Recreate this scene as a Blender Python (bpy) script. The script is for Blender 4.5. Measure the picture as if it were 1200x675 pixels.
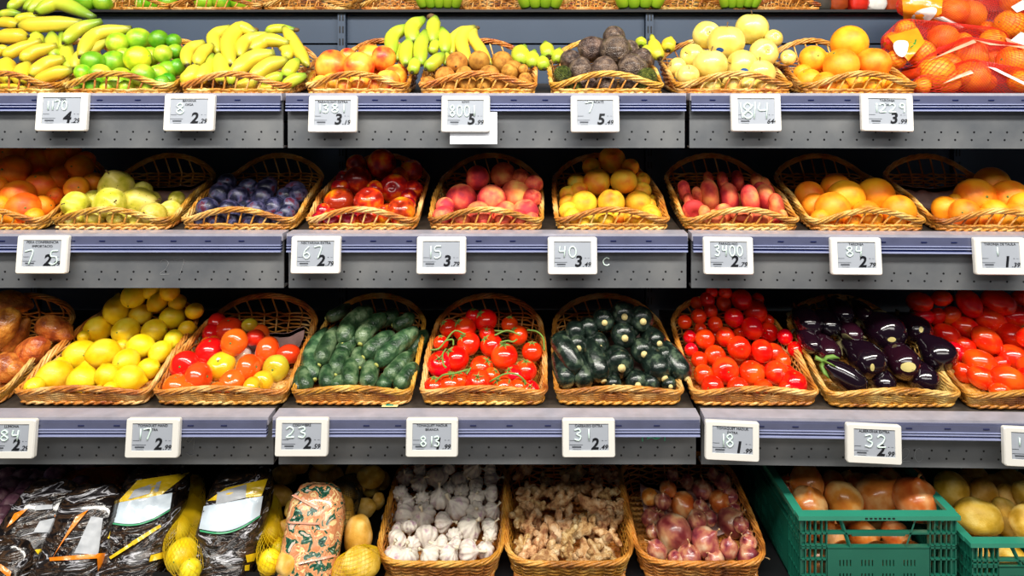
import bpy, bmesh, math, random
from mathutils import Vector, Matrix, Quaternion, noise
from mathutils.bvhtree import BVHTree
PI = math.pi
random.seed(7)
for o in list(bpy.data.objects): bpy.data.objects.remove(o)
scn = bpy.context.scene
C = scn.collection
# ------------------------------------------------------------------ camera, world, lights
ZC = 1.45; F = 809.0; CX, CY = 615.0, 100.0
cd = bpy.data.cameras.new('camera'); cam = bpy.data.objects.new('camera', cd); C.objects.link(cam)
cam.location = (0, 0, ZC); cam.rotation_euler = (PI/2, 0, 0)
cd.sensor_width = 36; cd.lens = 36*F/1200
cd.shift_x = (600-CX)/1200; cd.shift_y = (CY-337.5)/1200
cd.clip_start = .05; cd.clip_end = 50
scn.camera = cam
w = bpy.data.worlds.new('store'); scn.world = w; w.use_nodes = True
w.node_tree.nodes['Background'].inputs[0].default_value = (.62, .78, 1, 1)
w.node_tree.nodes['Background'].inputs[1].default_value = .045
scn.view_settings.view_transform = 'Standard'; scn.view_settings.look = 'None'
scn.view_settings.exposure = 0.0; scn.view_settings.gamma = 1; scn.view_settings.use_curve_mapping = False
def area(name, loc, size, sy, energy, col, target=None):
    l = bpy.data.lights.new(name, 'AREA'); l.shape = 'RECTANGLE'; l.size = size; l.size_y = sy; l.energy = energy; l.color = col
    o = bpy.data.objects.new(name, l); C.objects.link(o); o.location = loc
    if target: o.rotation_euler = (Vector(target)-Vector(loc)).to_track_quat('-Z', 'Y').to_euler()
    return o
area('ceiling_strip_light', (0, .35, ZC+1.42), 5.0, .28, 155, (1, .955, .87), (0, 1.8, ZC-.4))
area('aisle_ceiling_light', (0, -1.1, ZC+1.5), 5.0, .5, 50, (1, .965, .91), (0, 1.7, ZC-.5))

def P(px, py, Y): return Vector(((px-CX)*Y/F, Y, ZC-(py-CY)*Y/F))

# ------------------------------------------------------------------ helpers
def link(o, parent=None):
    C.objects.link(o)
    if parent is not None: o.parent = parent
    return o
def me_obj(name, me, parent=None, loc=None): 
    o = bpy.data.objects.new(name, me); link(o, parent)
    if loc is not None: o.location = loc
    return o
def empty(name, loc):
    o = bpy.data.objects.new(name, None); C.objects.link(o); o.location = loc; o.empty_display_size = .02
    return o
def tag(o, label, cat, group=None, kind=None):
    if label: o['label'] = label
    if cat: o['category'] = cat
    if group: o['group'] = group
    if kind: o['kind'] = kind
    return o
class MB:
    def __init__(s): s.v = []; s.f = []; s.m = []; s.t = []
    def add(s, vs, fs, mi=0, ts=None):
        b = len(s.v); s.v += [tuple(v) for v in vs]; s.f += [tuple(i+b for i in f) for f in fs]; s.m += [mi]*len(fs)
        s.t += ts if ts else [0.0]*len(vs)
    def box(s, a, b, mi=0):
        x0, y0, z0 = a; x1, y1, z1 = b
        s.add([(x0,y0,z0),(x1,y0,z0),(x1,y1,z0),(x0,y1,z0),(x0,y0,z1),(x1,y0,z1),(x1,y1,z1),(x0,y1,z1)],
              [(0,3,2,1),(4,5,6,7),(0,1,5,4),(1,2,6,5),(2,3,7,6),(3,0,4,7)], mi)
    def tube(s, pts, r, n=6, mi=0, closed=False, cap=True, flat=1.0, up=None):
        pts = [Vector(p) for p in pts]; N = len(pts)
        rs = r if isinstance(r, (list, tuple)) else [r]*N
        vs = []; ts = []; pn = None
        for i, p in enumerate(pts):
            a = pts[(i-1) % N] if (closed or i > 0) else p
            b = pts[(i+1) % N] if (closed or i < N-1) else p
            d = (b-a)
            d = d.normalized() if d.length > 1e-9 else Vector((0,0,1))
            if up is not None: u = Vector(up)
            elif pn is not None: u = pn
            else: u = Vector((0,0,1)) if abs(d.z) < .9 else Vector((0,1,0))
            u = (u-d*u.dot(d)); u = u.normalized() if u.length > 1e-6 else d.orthogonal().normalized()
            pn = u; w_ = d.cross(u)
            for k in range(n):
                q = 2*PI*k/n
                vs.append(p+(u*math.cos(q)+w_*math.sin(q)*flat)*rs[i]); ts.append(i/max(1, N-1))
        fs = []
        for i in range(N if closed else N-1):
            j = (i+1) % N
            for k in range(n): fs.append((i*n+k, i*n+(k+1) % n, j*n+(k+1) % n, j*n+k))
        if cap and not closed: fs.append(tuple(range(n-1, -1, -1))); fs.append(tuple((N-1)*n+k for k in range(n)))
        s.add(vs, fs, mi, ts)
    def ball(s, c, r, n=10, mi=0, sc=(1,1,1)):
        c = Vector(c); vs = []; fs = []; L = max(4, n*2//3)
        for i in range(L+1):
            th = PI*i/L
            for k in range(n):
                q = 2*PI*k/n; vs.append(c+Vector((math.sin(th)*math.cos(q)*sc[0], math.sin(th)*math.sin(q)*sc[1], math.cos(th)*sc[2]))*r)
        for i in range(L):
            for k in range(n): fs.append((i*n+k, (i+1)*n+k, (i+1)*n+(k+1) % n, i*n+(k+1) % n))
        s.add(vs, fs, mi)
    def mesh(s, name, mats, smooth=True, attr=False):
        me = bpy.data.meshes.new(name); me.from_pydata(s.v, [], s.f); 
        for m in (mats if isinstance(mats, (list, tuple)) else [mats]): me.materials.append(m)
        me.polygons.foreach_set('material_index', s.m)
        if smooth: me.polygons.foreach_set('use_smooth', [True]*len(me.polygons))
        if attr:
            a = me.attributes.new('t', 'FLOAT', 'POINT'); a.data.foreach_set('value', s.t)
        me.update(); return me
    def build(s, name, mats, parent=None, loc=None, smooth=True, attr=False):
        return me_obj(name, s.mesh(name, mats, smooth, attr), parent, loc)
def bez(p, n):   # smooth curve through three or more points (Catmull-Rom)
    p = [Vector(q) for q in p]; p = [p[0]*2-p[1]]+p+[p[-1]*2-p[-2]]; out = []
    seg = len(p)-3
    for i in range(n+1):
        u = i/n*seg; k = min(int(u), seg-1); t = u-k; a, b, c, d = p[k:k+4]
        out.append(.5*((2*b)+(c-a)*t+(2*a-5*b+4*c-d)*t*t+(3*b-a-3*c+d)*t**3))
    return out
def hexc(r, g, b):
    f = lambda c: (c/255/12.92) if c/255 <= .04045 else ((c/255+.055)/1.055)**2.4
    return (f(r), f(g), f(b), 1)

# ------------------------------------------------------------------ materials
def newmat(name):
    m = bpy.data.materials.new(name); m.use_nodes = True
    nt = m.node_tree; return m, nt, nt.nodes['Principled BSDF']
def N_(nt, t, **k):
    n = nt.nodes.new(t)
    for a, b in k.items(): setattr(n, a, b)
    return n
def plain(name, col, rough=.5, metal=0, noise_amt=0, nscale=20, bump=0, coat=0, alpha=1, trans=0):
    m, nt, b = newmat(name); L = nt.links
    b.inputs['Base Color'].default_value = col; b.inputs['Roughness'].default_value = rough; b.inputs['Metallic'].default_value = metal
    b.inputs['Coat Weight'].default_value = coat; b.inputs['Alpha'].default_value = alpha; b.inputs['Transmission Weight'].default_value = trans
    if noise_amt or bump:
        tc = N_(nt, 'ShaderNodeTexCoord'); n = N_(nt, 'ShaderNodeTexNoise'); n.inputs['Scale'].default_value = nscale; n.inputs['Detail'].default_value = 5
        L.new(tc.outputs['Object'], n.inputs['Vector'])
        if noise_amt:
            h = N_(nt, 'ShaderNodeHueSaturation'); h.inputs['Color'].default_value = col
            mr = N_(nt, 'ShaderNodeMapRange'); mr.inputs['From Min'].default_value = .3; mr.inputs['From Max'].default_value = .7
            mr.inputs['To Min'].default_value = 1-noise_amt; mr.inputs['To Max'].default_value = 1+noise_amt
            L.new(n.outputs['Fac'], mr.inputs['Value']); L.new(mr.outputs[0], h.inputs['Value']); L.new(h.outputs[0], b.inputs['Base Color'])
        if bump:
            bp = N_(nt, 'ShaderNodeBump'); bp.inputs['Strength'].default_value = bump; bp.inputs['Distance'].default_value = .01
            L.new(n.outputs['Fac'], bp.inputs['Height']); L.new(bp.outputs[0], b.inputs['Normal'])
    return m
def skin(name, cols, scale=1.2, rough=.35, jitter=.12, hue=.012, bump=.0, bscale=30, spots=None, coat=0, objcol=False, sss=.0, contrast=(.35, .65), vor=False, spotscale=9, spotthr=.2, attr=None, gloss_spec=.5):
    """procedural fruit skin: noise ramp over object coordinates, varied per object"""
    m, nt, b = newmat(name); L = nt.links
    tc = N_(nt, 'ShaderNodeTexCoord'); oi = N_(nt, 'ShaderNodeObjectInfo')
    add = N_(nt, 'ShaderNodeVectorMath', operation='ADD'); sc = N_(nt, 'ShaderNodeVectorMath', operation='SCALE')
    cmb = N_(nt, 'ShaderNodeCombineXYZ')
    for i in range(3): L.new(oi.outputs['Random'], cmb.inputs[i])
    L.new(cmb.outputs[0], sc.inputs[0]); sc.inputs['Scale'].default_value = 37
    L.new(tc.outputs['Object'], add.inputs[0]); L.new(sc.outputs[0], add.inputs[1])
    if attr:
        at = N_(nt, 'ShaderNodeAttribute', attribute_name='t')
        fac = at.outputs['Fac']
        ns = N_(nt, 'ShaderNodeTexNoise'); ns.inputs['Scale'].default_value = scale; ns.inputs['Detail'].default_value = 3
        L.new(add.outputs[0], ns.inputs['Vector'])
        ma = N_(nt, 'ShaderNodeMath', operation='MULTIPLY_ADD'); L.new(ns.outputs['Fac'], ma.inputs[0]); ma.inputs[1].default_value = .2; 
        sb = N_(nt, 'ShaderNodeMath', operation='SUBTRACT'); L.new(fac, sb.inputs[0]); sb.inputs[1].default_value = .1; L.new(sb.outputs[0], ma.inputs[2]); fac = ma.outputs[0]
    else:
        ns = N_(nt, 'ShaderNodeTexNoise'); ns.inputs['Scale'].default_value = scale; ns.inputs['Detail'].default_value = 3; L.new(add.outputs[0], ns.inputs['Vector'])
        fac = ns.outputs['Fac']
    rp = N_(nt, 'ShaderNodeValToRGB'); L.new(fac, rp.inputs['Fac'])
    e = rp.color_ramp.elements
    n = len(cols); lo, hi = contrast
    if attr: lo, hi = 0, 1
    stops = attr if attr else [lo+(hi-lo)*i/max(1, n-1) for i in range(n)]
    e[0].position = stops[0]; e[0].color = cols[0]; e[1].position = stops[-1]; e[1].color = cols[-1]
    for i in range(1, n-1): x = e.new(stops[i]); x.color = cols[i]
    col = rp.outputs['Color']
    if objcol:
        mx = N_(nt, 'ShaderNodeMix', data_type='RGBA', blend_type='MULTIPLY'); mx.inputs['Factor'].default_value = 1
        L.new(col, mx.inputs['A']); L.new(oi.outputs['Color'], mx.inputs['B']); col = mx.outputs['Result']
    if spots:
        v = N_(nt, 'ShaderNodeTexVoronoi'); v.inputs['Scale'].default_value = spotscale; L.new(add.outputs[0], v.inputs['Vector'])
        lt = N_(nt, 'ShaderNodeMath', operation='LESS_THAN'); L.new(v.outputs['Distance'], lt.inputs[0]); lt.inputs[1].default_value = spotthr
        ml = N_(nt, 'ShaderNodeMath', operation='MULTIPLY'); L.new(lt.outputs[0], ml.inputs[0]); ml.inputs[1].default_value = .7
        mx = N_(nt, 'ShaderNodeMix', data_type='RGBA'); L.new(ml.outputs[0], mx.inputs['Factor']); L.new(col, mx.inputs['A']); mx.inputs['B'].default_value = spots; col = mx.outputs['Result']
    hs = N_(nt, 'ShaderNodeHueSaturation'); L.new(col, hs.inputs['Color'])
    mr = N_(nt, 'ShaderNodeMapRange'); mr.inputs['To Min'].default_value = 1-jitter; mr.inputs['To Max'].default_value = 1+jitter; L.new(oi.outputs['Random'], mr.inputs['Value']); L.new(mr.outputs[0], hs.inputs['Value'])
    r2 = N_(nt, 'ShaderNodeMath', operation='MULTIPLY'); L.new(oi.outputs['Random'], r2.inputs[0]); r2.inputs[1].default_value = 7.31
    fr = N_(nt, 'ShaderNodeMath', operation='FRACT'); L.new(r2.outputs[0], fr.inputs[0])
    m2 = N_(nt, 'ShaderNodeMapRange'); m2.inputs['To Min'].default_value = .5-hue; m2.inputs['To Max'].default_value = .5+hue; L.new(fr.outputs[0], m2.inputs['Value']); L.new(m2.outputs[0], hs.inputs['Hue'])
    L.new(hs.outputs[0], b.inputs['Base Color'])
    b.inputs['Roughness'].default_value = rough; b.inputs['Coat Weight'].default_value = coat; b.inputs['Coat Roughness'].default_value = .12
    b.inputs['Specular IOR Level'].default_value = gloss_spec
    if sss: b.inputs['Subsurface Weight'].default_value = sss; b.inputs['Subsurface Scale'].default_value = .01; b.inputs['Subsurface Radius'].default_value = (1, .5, .2)
    if bump:
        if vor: bn = N_(nt, 'ShaderNodeTexVoronoi'); out = 'Distance'
        else: bn = N_(nt, 'ShaderNodeTexNoise'); out = 'Fac'; bn.inputs['Detail'].default_value = 4
        bn.inputs['Scale'].default_value = bscale; L.new(add.outputs[0], bn.inputs['Vector'])
        bp = N_(nt, 'ShaderNodeBump'); bp.inputs['Strength'].default_value = bump; bp.inputs['Distance'].default_value = .02
        L.new(bn.outputs[out], bp.inputs['Height']); L.new(bp.outputs[0], b.inputs['Normal'])
    return m
H = hexc
M = {}
M['wicker'] = skin('wicker', [H(146,76,18), H(216,148,54), H(250,212,134)], scale=14, rough=.42, bump=.35, bscale=120, jitter=.1, coat=.25, contrast=(.3,.7))
M['wicker_gold'] = skin('wicker_honey', [H(136,80,24), H(214,142,52), H(242,188,98)], scale=14, rough=.4, bump=.35, bscale=120, jitter=.06, coat=.3, contrast=(.3,.7))
M['slate'] = plain('slate_panel', H(62,76,96), .45, 0, .05, 6)
M['dark'] = plain('dark_metal', H(34,35,38), .5, .3)
M['black'] = plain('black_plastic', H(16,16,18), .45)
M['plate'] = plain('dusty_shelf_plate', H(74,66,58), .6, .2, .45, 40)
M['silver'] = plain('brushed_ledge', H(168,166,178), .35, 0, .12, 30, coat=.3)
M['rail_l'] = plain('rail_lavender', H(158,166,206), .18, 0, .06, 12, coat=.6)
M['rail_m'] = plain('rail_mauve', H(86,90,118), .2, 0, .12, 16, coat=.6)
M['rail_d'] = plain('rail_navy', H(26,34,78), .15, 0, .2, 14, coat=.7)
M['white'] = plain('white_plastic', H(234,232,226), .4)
M['screen'] = plain('grey_display', H(170,176,187), .25)
M['ink'] = plain('display_ink', H(22,24,30), .4)
M['ink2'] = plain('faded_ink', H(78,82,90), .4)
M['chalk'] = plain('mint_marker', H(232,255,246), .5)
M['teal'] = plain('teal_marker', H(96,220,170), .5)
M['chalkdim'] = plain('faint_chalk', H(150,152,156), .6)
M['paper'] = plain('paper_slip', H(232,236,246), .6)
M['pinkpaper'] = plain('crumpled_tissue', H(214,176,168), .8, 0, .15, 30, .5)
def mat_panel():
    m, nt, b = newmat('perforated_grey_metal'); L = nt.links
    b.inputs['Roughness'].default_value = .42; b.inputs['Metallic'].default_value = .25
    tc = N_(nt, 'ShaderNodeTexCoord'); sp = N_(nt, 'ShaderNodeSeparateXYZ'); L.new(tc.outputs['Object'], sp.inputs[0])
    def cell(off_z, shift):
        a = N_(nt, 'ShaderNodeMath', operation='ADD'); L.new(sp.outputs['X'], a.inputs[0]); a.inputs[1].default_value = shift+50
        mo = N_(nt, 'ShaderNodeMath', operation='MODULO'); L.new(a.outputs[0], mo.inputs[0]); mo.inputs[1].default_value = .04
        s = N_(nt, 'ShaderNodeMath', operation='SUBTRACT'); L.new(mo.outputs[0], s.inputs[0]); s.inputs[1].default_value = .02
        z = N_(nt, 'ShaderNodeMath', operation='SUBTRACT'); L.new(sp.outputs['Z'], z.inputs[0]); z.inputs[1].default_value = off_z
        p1 = N_(nt, 'ShaderNodeMath', operation='MULTIPLY'); L.new(s.outputs[0], p1.inputs[0]); L.new(s.outputs[0], p1.inputs[1])
        p2 = N_(nt, 'ShaderNodeMath', operation='MULTIPLY_ADD'); L.new(z.outputs[0], p2.inputs[0]); L.new(z.outputs[0], p2.inputs[1]); L.new(p1.outputs[0], p2.inputs[2])
        lt = N_(nt, 'ShaderNodeMath', operation='LESS_THAN'); L.new(p2.outputs[0], lt.inputs[0]); lt.inputs[1].default_value = .0026**2
        return lt.outputs[0]
    mx = N_(nt, 'ShaderNodeMath', operation='MAXIMUM'); L.new(cell(.036, 0), mx.inputs[0]); L.new(cell(.017, .006), mx.inputs[1])
    n = N_(nt, 'ShaderNodeTexNoise'); n.inputs['Scale'].default_value = 9; n.inputs['Detail'].default_value = 6; L.new(tc.outputs['Object'], n.inputs['Vector'])
    rp = N_(nt, 'ShaderNodeValToRGB'); rp.color_ramp.elements[0].position = .3; rp.color_ramp.elements[0].color = H(100,104,110); rp.color_ramp.elements[1].position = .75; rp.color_ramp.elements[1].color = H(134,136,138)
    L.new(n.outputs['Fac'], rp.inputs['Fac'])
    mc = N_(nt, 'ShaderNodeMix', data_type='RGBA'); L.new(mx.outputs[0], mc.inputs['Factor']); L.new(rp.outputs[0], mc.inputs['A']); mc.inputs['B'].default_value = H(14,14,18)
    L.new(mc.outputs['Result'], b.inputs['Base Color']); return m
M['panel'] = mat_panel()

# ------------------------------------------------------------------ shelf geometry constants (Y of the rail, ledge z, lip bottom z relative to camera)
ROW = {1: dict(y=1.71, z=-.0195, b=-.152, x=(332.5, 806.5)), 2: dict(y=1.706, z=-.3665, b=-.500, x=(333.5, 808.5)), 3: dict(y=1.60, z=-.769, b=-.894, x=(317, 823))}
TILT = math.tan(math.radians(4.5))
YAW = math.radians(1.5)
def lipY(row, X):
    r = ROW[row]; xj = (r['x'][1]-CX)*r['y']/F
    return r['y'] - (max(0, X-xj)*math.tan(YAW))
LEDGE = .045
DROP = {1: .011, 2: .007, 3: .003}
def floorZ(row, Y, X=0):
    if row == 4: return ZC-1.19+(Y-1.6)*TILT*.6
    if row == 0: return ZC+.2446
    return ZC+ROW[row]['z']-DROP[row]+max(0, Y-lipY(row, X)-LEDGE)*TILT
BACKY = 2.26

def make_shelf(row, x0, x1, yaw, label):
    r = ROW[row]; n = x1-x0
    root = empty('display_shelf', (x0, r['y'], ZC+r['b'])); root.rotation_euler = (0, 0, -yaw)
    h = r['z']-r['b']
    po = .012 if row < 3 else .036
    m = MB(); m.box((.002, po, 0), (n-.002, po+.006, h-.006)); m.box((.002, po, -.004), (n-.002, po+.03, 0)); m.build('front_panel', M['panel'], root, smooth=False)
    dpt = BACKY-r['y']-.026
    m = MB(); zz = h-DROP[row]; t = TILT
    m.add([(.002,LEDGE,zz-.001),(n-.002,LEDGE,zz-.001),(n-.002,dpt,zz-.001+(dpt-LEDGE)*t),(.002,dpt,zz-.001+(dpt-LEDGE)*t),
           (.002,LEDGE,zz-.02),(n-.002,LEDGE,zz-.02),(n-.002,dpt,zz-.02+(dpt-LEDGE)*t),(.002,dpt,zz-.02+(dpt-LEDGE)*t)],
          [(0,1,2,3),(7,6,5,4),(0,4,5,1),(1,5,6,2),(2,6,7,3),(3,7,4,0)])
    m.build('shelf_plate', M['plate'], root, smooth=False)
    m = MB(); m.box((.001, 0, h-.018), (n-.001, LEDGE, h)); m.build('ledge', M['silver'], root, smooth=False)
    # transparent looking price rail: stacked ridges
    m = MB(); prof = [(0,-.004,.0,1),(-.004,-.022,.002,1),(-.022,-.0245,.004,0),(-.0245,-.029,.001,2),(-.029,-.0315,.004,0),(-.0315,-.038,.001,2),(-.038,-.042,.005,0)]
    for i, (a, b, o, mi) in enumerate(prof):
        k = h/.127
        m.box((.003, -.004-o, h-.006+b*k*.86), (n-.003, .004, h-.006+a*k*.86), mi)
    for k in range(int(n/.085)):
        x = .04+k*.085+random.uniform(-.01, .01)
        m.box((x, -.0075, h-.018), (x+.014, -.005, h-.0155), 2)
    m.build('price_rail', [M['rail_l'], M['rail_m'], M['rail_d']], root, smooth=False)
    tag(root, label, 'shelf', 'perforated display shelves')
    return root
REACH = 1.0
rown = {1: 'top', 2: 'middle', 3: 'lower'}
for row in (1, 2, 3):
    r = ROW[row]; s = r['y']/F
    xa = (r['x'][0]-CX)*s; xb = (r['x'][1]-CX)*s
    make_shelf(row, xa-1.0, xa-.004, 0, f'grey perforated metal shelf at left end of the {rown[row]} priced row')
    make_shelf(row, xa+.004, xb-.004, 0, f'grey perforated metal shelf in centre of the {rown[row]} priced row')
    make_shelf(row, xb+.004, xb+1.0, YAW, f'grey perforated metal shelf at right end of the {rown[row]} priced row')
    o = make_shelf(row, xa-2.0, xa-1.004, 0, f'grey perforated metal shelf added beyond the left edge to shade inner bays, {rown[row]} row')  # extra shelf, mostly out of view, added only for the shade it casts
    o = make_shelf(row, xb+1.003, xb+2.0, YAW, f'grey perforated metal shelf added beyond the right edge to shade inner bays, {rown[row]} row'); o.location.y -= math.tan(YAW)  # likewise added at the right, blocks light coming in past the shelf end
# gondola frame: uprights with slots, back panels, and the riser shelf on top
g = empty('gondola_frame', (0, BACKY, 0))
for px in (402, 760, 44, 1118, -314, 1476):
    X = (px-CX)*BACKY/F
    m = MB(); m.box((X-.012, -.02, .02), (X+.012, .03, ZC+.236)); 
    for k in range(40):
        z = .1+k*.04
        m.box((X-.007, -.0215, z), (X-.003, -.0195, z+.022), 1); m.box((X+.003, -.0215, z), (X+.007, -.0195, z+.022), 1)
    m.build('upright', [M['slate'], M['black']], g, smooth=False)
xs = [-2.7]+[(px-CX)*BACKY/F for px in (44, 402, 760, 1118)]+[2.7]
for a, b in zip(xs[:-1], xs[1:]):
    zt = ZC+.238; zs = [zt, ZC+(100-51.5)*BACKY/F, ZC-.12, ZC-.5, ZC-.9, .1]
    for z1, z0 in zip(zs[:-1], zs[1:]):
        m = MB(); m.box((a+.014, 0, z0+.003), (b-.014, .02, z1-.003)); m.build('back_panel', M['slate'], g, smooth=False)
tag(g, 'slate grey gondola frame with slotted uprights and back panels behind the produce', 'shelving')
m = MB(); m.box((-2.6, -.03, ZC+.24), (2.6, .55, ZC+.2446)); m.box((-2.6, -.034, ZC+.2365), (2.6, -.03, ZC+.2446), 1)
rs = m.build('riser_shelf', [M['dark'], M['black']], None, (0, BACKY, 0), smooth=False)
tag(rs, 'dark narrow riser shelf along the top edge carrying baskets', 'shelf')
m = MB(); m.box((-2.6, 1.55, ZC-1.215), (2.6, 2.235, ZC-1.19)); o = m.build('base_deck', M['dark'], None, smooth=False); tag(o, 'dark base deck under the bottom row of baskets and crates', 'shelf')
m = MB(); m.box((-2.6, 1.6, 0), (2.6, 1.63, ZC-1.215)); o = m.build('kick_plate', M['dark'], None, smooth=False); tag(o, 'dark kick plate below the bottom deck', 'panel')
m = MB(); m.box((-3.5, 2.85, 0), (3.5, 2.95, 3.1)); o = m.build('wall_back', plain('dark_wall', H(28,28,30), .8), None, smooth=False); o['kind'] = 'structure'
m = MB(); m.box((-3.5, -3, -.05), (3.5, 2.95, 0)); o = m.build('floor', plain('store_floor', H(150,146,140), .4, 0, .1, 3), None, smooth=False); o['kind'] = 'structure'
# ------------------------------------------------------------------ price tags
GLY = {'0': [[(.5,1),(.15,.8),(.1,.3),(.45,0),(.85,.25),(.85,.75),(.5,1)]], '1': [[(.5,1),(.5,0)]],
 '2': [[(.1,.8),(.4,1),(.8,.8),(.6,.4),(.1,.05),(.9,.05)]], '3': [[(.1,.9),(.6,1),(.75,.75),(.35,.55),(.8,.35),(.6,.02),(.1,.1)]],
 '4': [[(.2,1),(.15,.55),(.8,.55)],[(.8,1),(.7,0)]], '5': [[(.85,1),(.25,.95),(.2,.6),(.7,.55),(.8,.2),(.4,0),(.1,.1)]],
 '6': [[(.7,1),(.25,.6),(.15,.2),(.5,0),(.8,.25),(.5,.5),(.2,.35)]], '7': [[(.05,.95),(.85,1),(.5,0)]],
 '8': [[(.5,.52),(.15,.78),(.5,1),(.8,.78),(.5,.52),(.12,.25),(.5,0),(.88,.25),(.5,.52)]], '9': [[(.8,.9),(.4,1),(.2,.7),(.6,.5),(.8,.9),(.75,0)]],
 'C': [[(.9,.85),(.5,1),(.1,.6),(.2,.15),(.6,0),(.9,.15)]], 'Q': [[(.9,.9),(.4,1),(.1,.6),(.4,.4),(.9,.9),(.8,-.2)],[(.1,-.5),(.5,-.75),(.9,-.6)]],
 '&': [[(.5,.52),(.2,.75),(.5,1),(.8,.75),(.5,.52),(.15,.25),(.5,0),(.85,.25),(.5,.52)],[(-.05,1),(0,.5),(.1,.05)],[(1.1,1.05),(1.0,.0)],[(.15,.2),(.9,.85)]], 'N': [[(0,0),(.02,1),(.3,.8),(.5,.95),(.7,.75),(.98,1),(1,.1)],[(.2,.5),(.4,.8),(.6,.5),(.8,.8)]]}
def glyphs(mb, txt, x, z, w, h, r, gap=.25, y=0):
    for ch in txt:
        if ch in GLY:
            for st in GLY[ch]:
                p = [(x+a*w, y, z+b*h) for a, b in st]
                mb.tube(bez(p, 5*len(p)) if len(p) > 2 else p, r, 5)
        x += w*(1+gap)*(.62 if ch == '1' else 1)
def text_mesh(txt, size, mat, name, parent, loc, align='CENTER', shear=0, bold=0):
    cu = bpy.data.curves.new('t', 'FONT'); cu.body = txt; cu.size = size; cu.align_x = align; cu.shear = shear; cu.offset = bold; cu.extrude = .0002; cu.resolution_u = 3
    o = bpy.data.objects.new('t', cu); C.objects.link(o); bpy.context.view_layer.update()
    me = bpy.data.meshes.new_from_object(o.evaluated_get(bpy.context.evaluated_depsgraph_get()))
    bpy.data.objects.remove(o); bpy.data.curves.remove(cu)
    me.materials.clear(); me.materials.append(mat); me.name = name
    q = me_obj(name, me, parent, loc); q.rotation_euler = (PI/2, 0, 0); return q
def rounded_frame(mb, w, h, t, iw, ih, icx, icz, d0, d1):
    """bevelled plate with a rectangular opening"""
    def ring(hw, hh, cx, cz, r, y, n=4):
        out = []
        for sx, sz, a0 in ((1,1,0),(-1,1,PI/2),(-1,-1,PI),(1,-1,3*PI/2)):
            for k in range(n+1):
                a = a0+PI/2*k/n; out.append((cx+sx*(hw-r)+math.cos(a)*r, y, cz+sz*(hh-r)+math.sin(a)*r))
        return out
    rings = [ring(w/2, h/2, 0, 0, .005, d1), ring(w/2, h/2, 0, 0, .005, d0+.003), ring(w/2-.002, h/2-.002, 0, 0, .004, d0), ring(iw/2, ih/2, icx, icz, .0005, d0), ring(iw/2, ih/2, icx, icz, .0005, d0+.003)]
    n = len(rings[0]); vs = sum(rings, []); fs = []
    for i in range(len(rings)-1):
        for k in range(n): fs.append((i*n+k, i*n+(k+1) % n, (i+1)*n+(k+1) % n, (i+1)*n+k))
    fs.append(tuple((len(rings)-1)*n+k for k in range(n-1, -1, -1))); fs.append(tuple(range(n-1, -1, -1)))
    mb.add(vs, fs)
def price_tag(row, cx, cy, w, h, hand, hx, hz, hw, hh, big, small, label, lines=(), rot=0, tiny=True):
    Y = ROW[row]['y']-.022
    X = (cx-CX)*Y/F; Y = lipY(row, X)-.022
    c = P(cx, cy, Y); W = w*Y/F; Hh = h*Y/F
    root = empty('price_tag', c); root.rotation_euler = (math.radians(-6), math.radians(rot), -YAW if cx > 815 else 0)
    iw, ih = W*.75, Hh*.70; icz = Hh*.035
    m = MB(); rounded_frame(m, W, Hh, 0, iw, ih, 0, icz, 0, .012); m.build('frame', M['white'], root, smooth=False)
    m = MB(); m.box((-iw/2, .0018, icz-ih/2), (iw/2, .0028, icz+ih/2)); m.build('screen', M['screen'], root, smooth=False)
    m = MB(); m.box((-.012, .012, -.01), (.012, .02, Hh*.42)); m.build('clip', M['black'], root, smooth=False)
    zb = icz-ih/2; e = .0012
    if big: text_mesh(big, ih*.58, M['ink'], 'price', root, (iw*.15, e, zb+ih*.05), shear=.15, bold=.0011)
    if small: text_mesh(small, ih*.25, M['ink'], 'cents', root, (iw*.27, e, zb+ih*.04), align='LEFT', shear=.3, bold=.0002)
    m = MB(); m.box((-iw/2, e, icz+ih/2-.0016), (iw/2, e+.0004, icz+ih/2-.0003))
    m.box((-iw*.48, e, zb+ih*.36), (-iw*.32, e+.0004, zb+ih*.375)); m.box((-iw*.49, e, zb+ih*.2), (-iw*.15, e+.0004, zb+ih*.215)); m.box((-iw*.42, e, zb+ih*.1), (-iw*.19, e+.0004, zb+ih*.155)); m.box((-iw*.4, e, zb+ih*.035), (-iw*.2, e+.0004, zb+ih*.045))
    m.box((iw*.33, e, zb+ih*.355), (iw*.36, e+.0004, zb+ih*.38)); m.box((iw*.41, e, zb+ih*.36), (iw*.46, e+.0004, zb+ih*.37))
    m.build('display_rules', M['ink2'], root, smooth=False)
    for i, t in enumerate(lines): text_mesh(t, ih*.13, M['ink'], 'product_line', root, (0, e, icz+ih*(.37-.15*i)))
    gx = -iw/2+hx*iw
    for ch in hand:
        if ch in GLY: m = MB(); glyphs(m, ch, gx, zb+hz*ih, hw*iw, hh*ih, .0016, y=.0002); m.build('handwritten_digit', M['chalk'], root)
        gx += hw*iw*1.25*(.62 if ch == '1' else 1)
    tag(root, label, 'price tag', 'electronic price tags on the shelf rails')
    return root
T = price_tag
T(1, 71.5, 131, 60, 45, '1170', .08, .52, .15, .34, '4', '.29', 'white price tag reading 4 .29 with marker 1170, under the limes', ['LIMA'])
T(1, 221, 132, 59, 43, '8', .15, .4, .24, .42, '2', '.29', 'white price tag reading 2 .29 with marker 8, under the banana basket', ['BANANA', 'OIGA'])
T(1, 389.5, 133.5, 57, 43, '1381', .06, .5, .2, .34, '3', '.19', 'white price tag reading 3 .19 with marker 1381, under the blushed peaches', ['PARAGUAIO EXTRA'])
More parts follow.
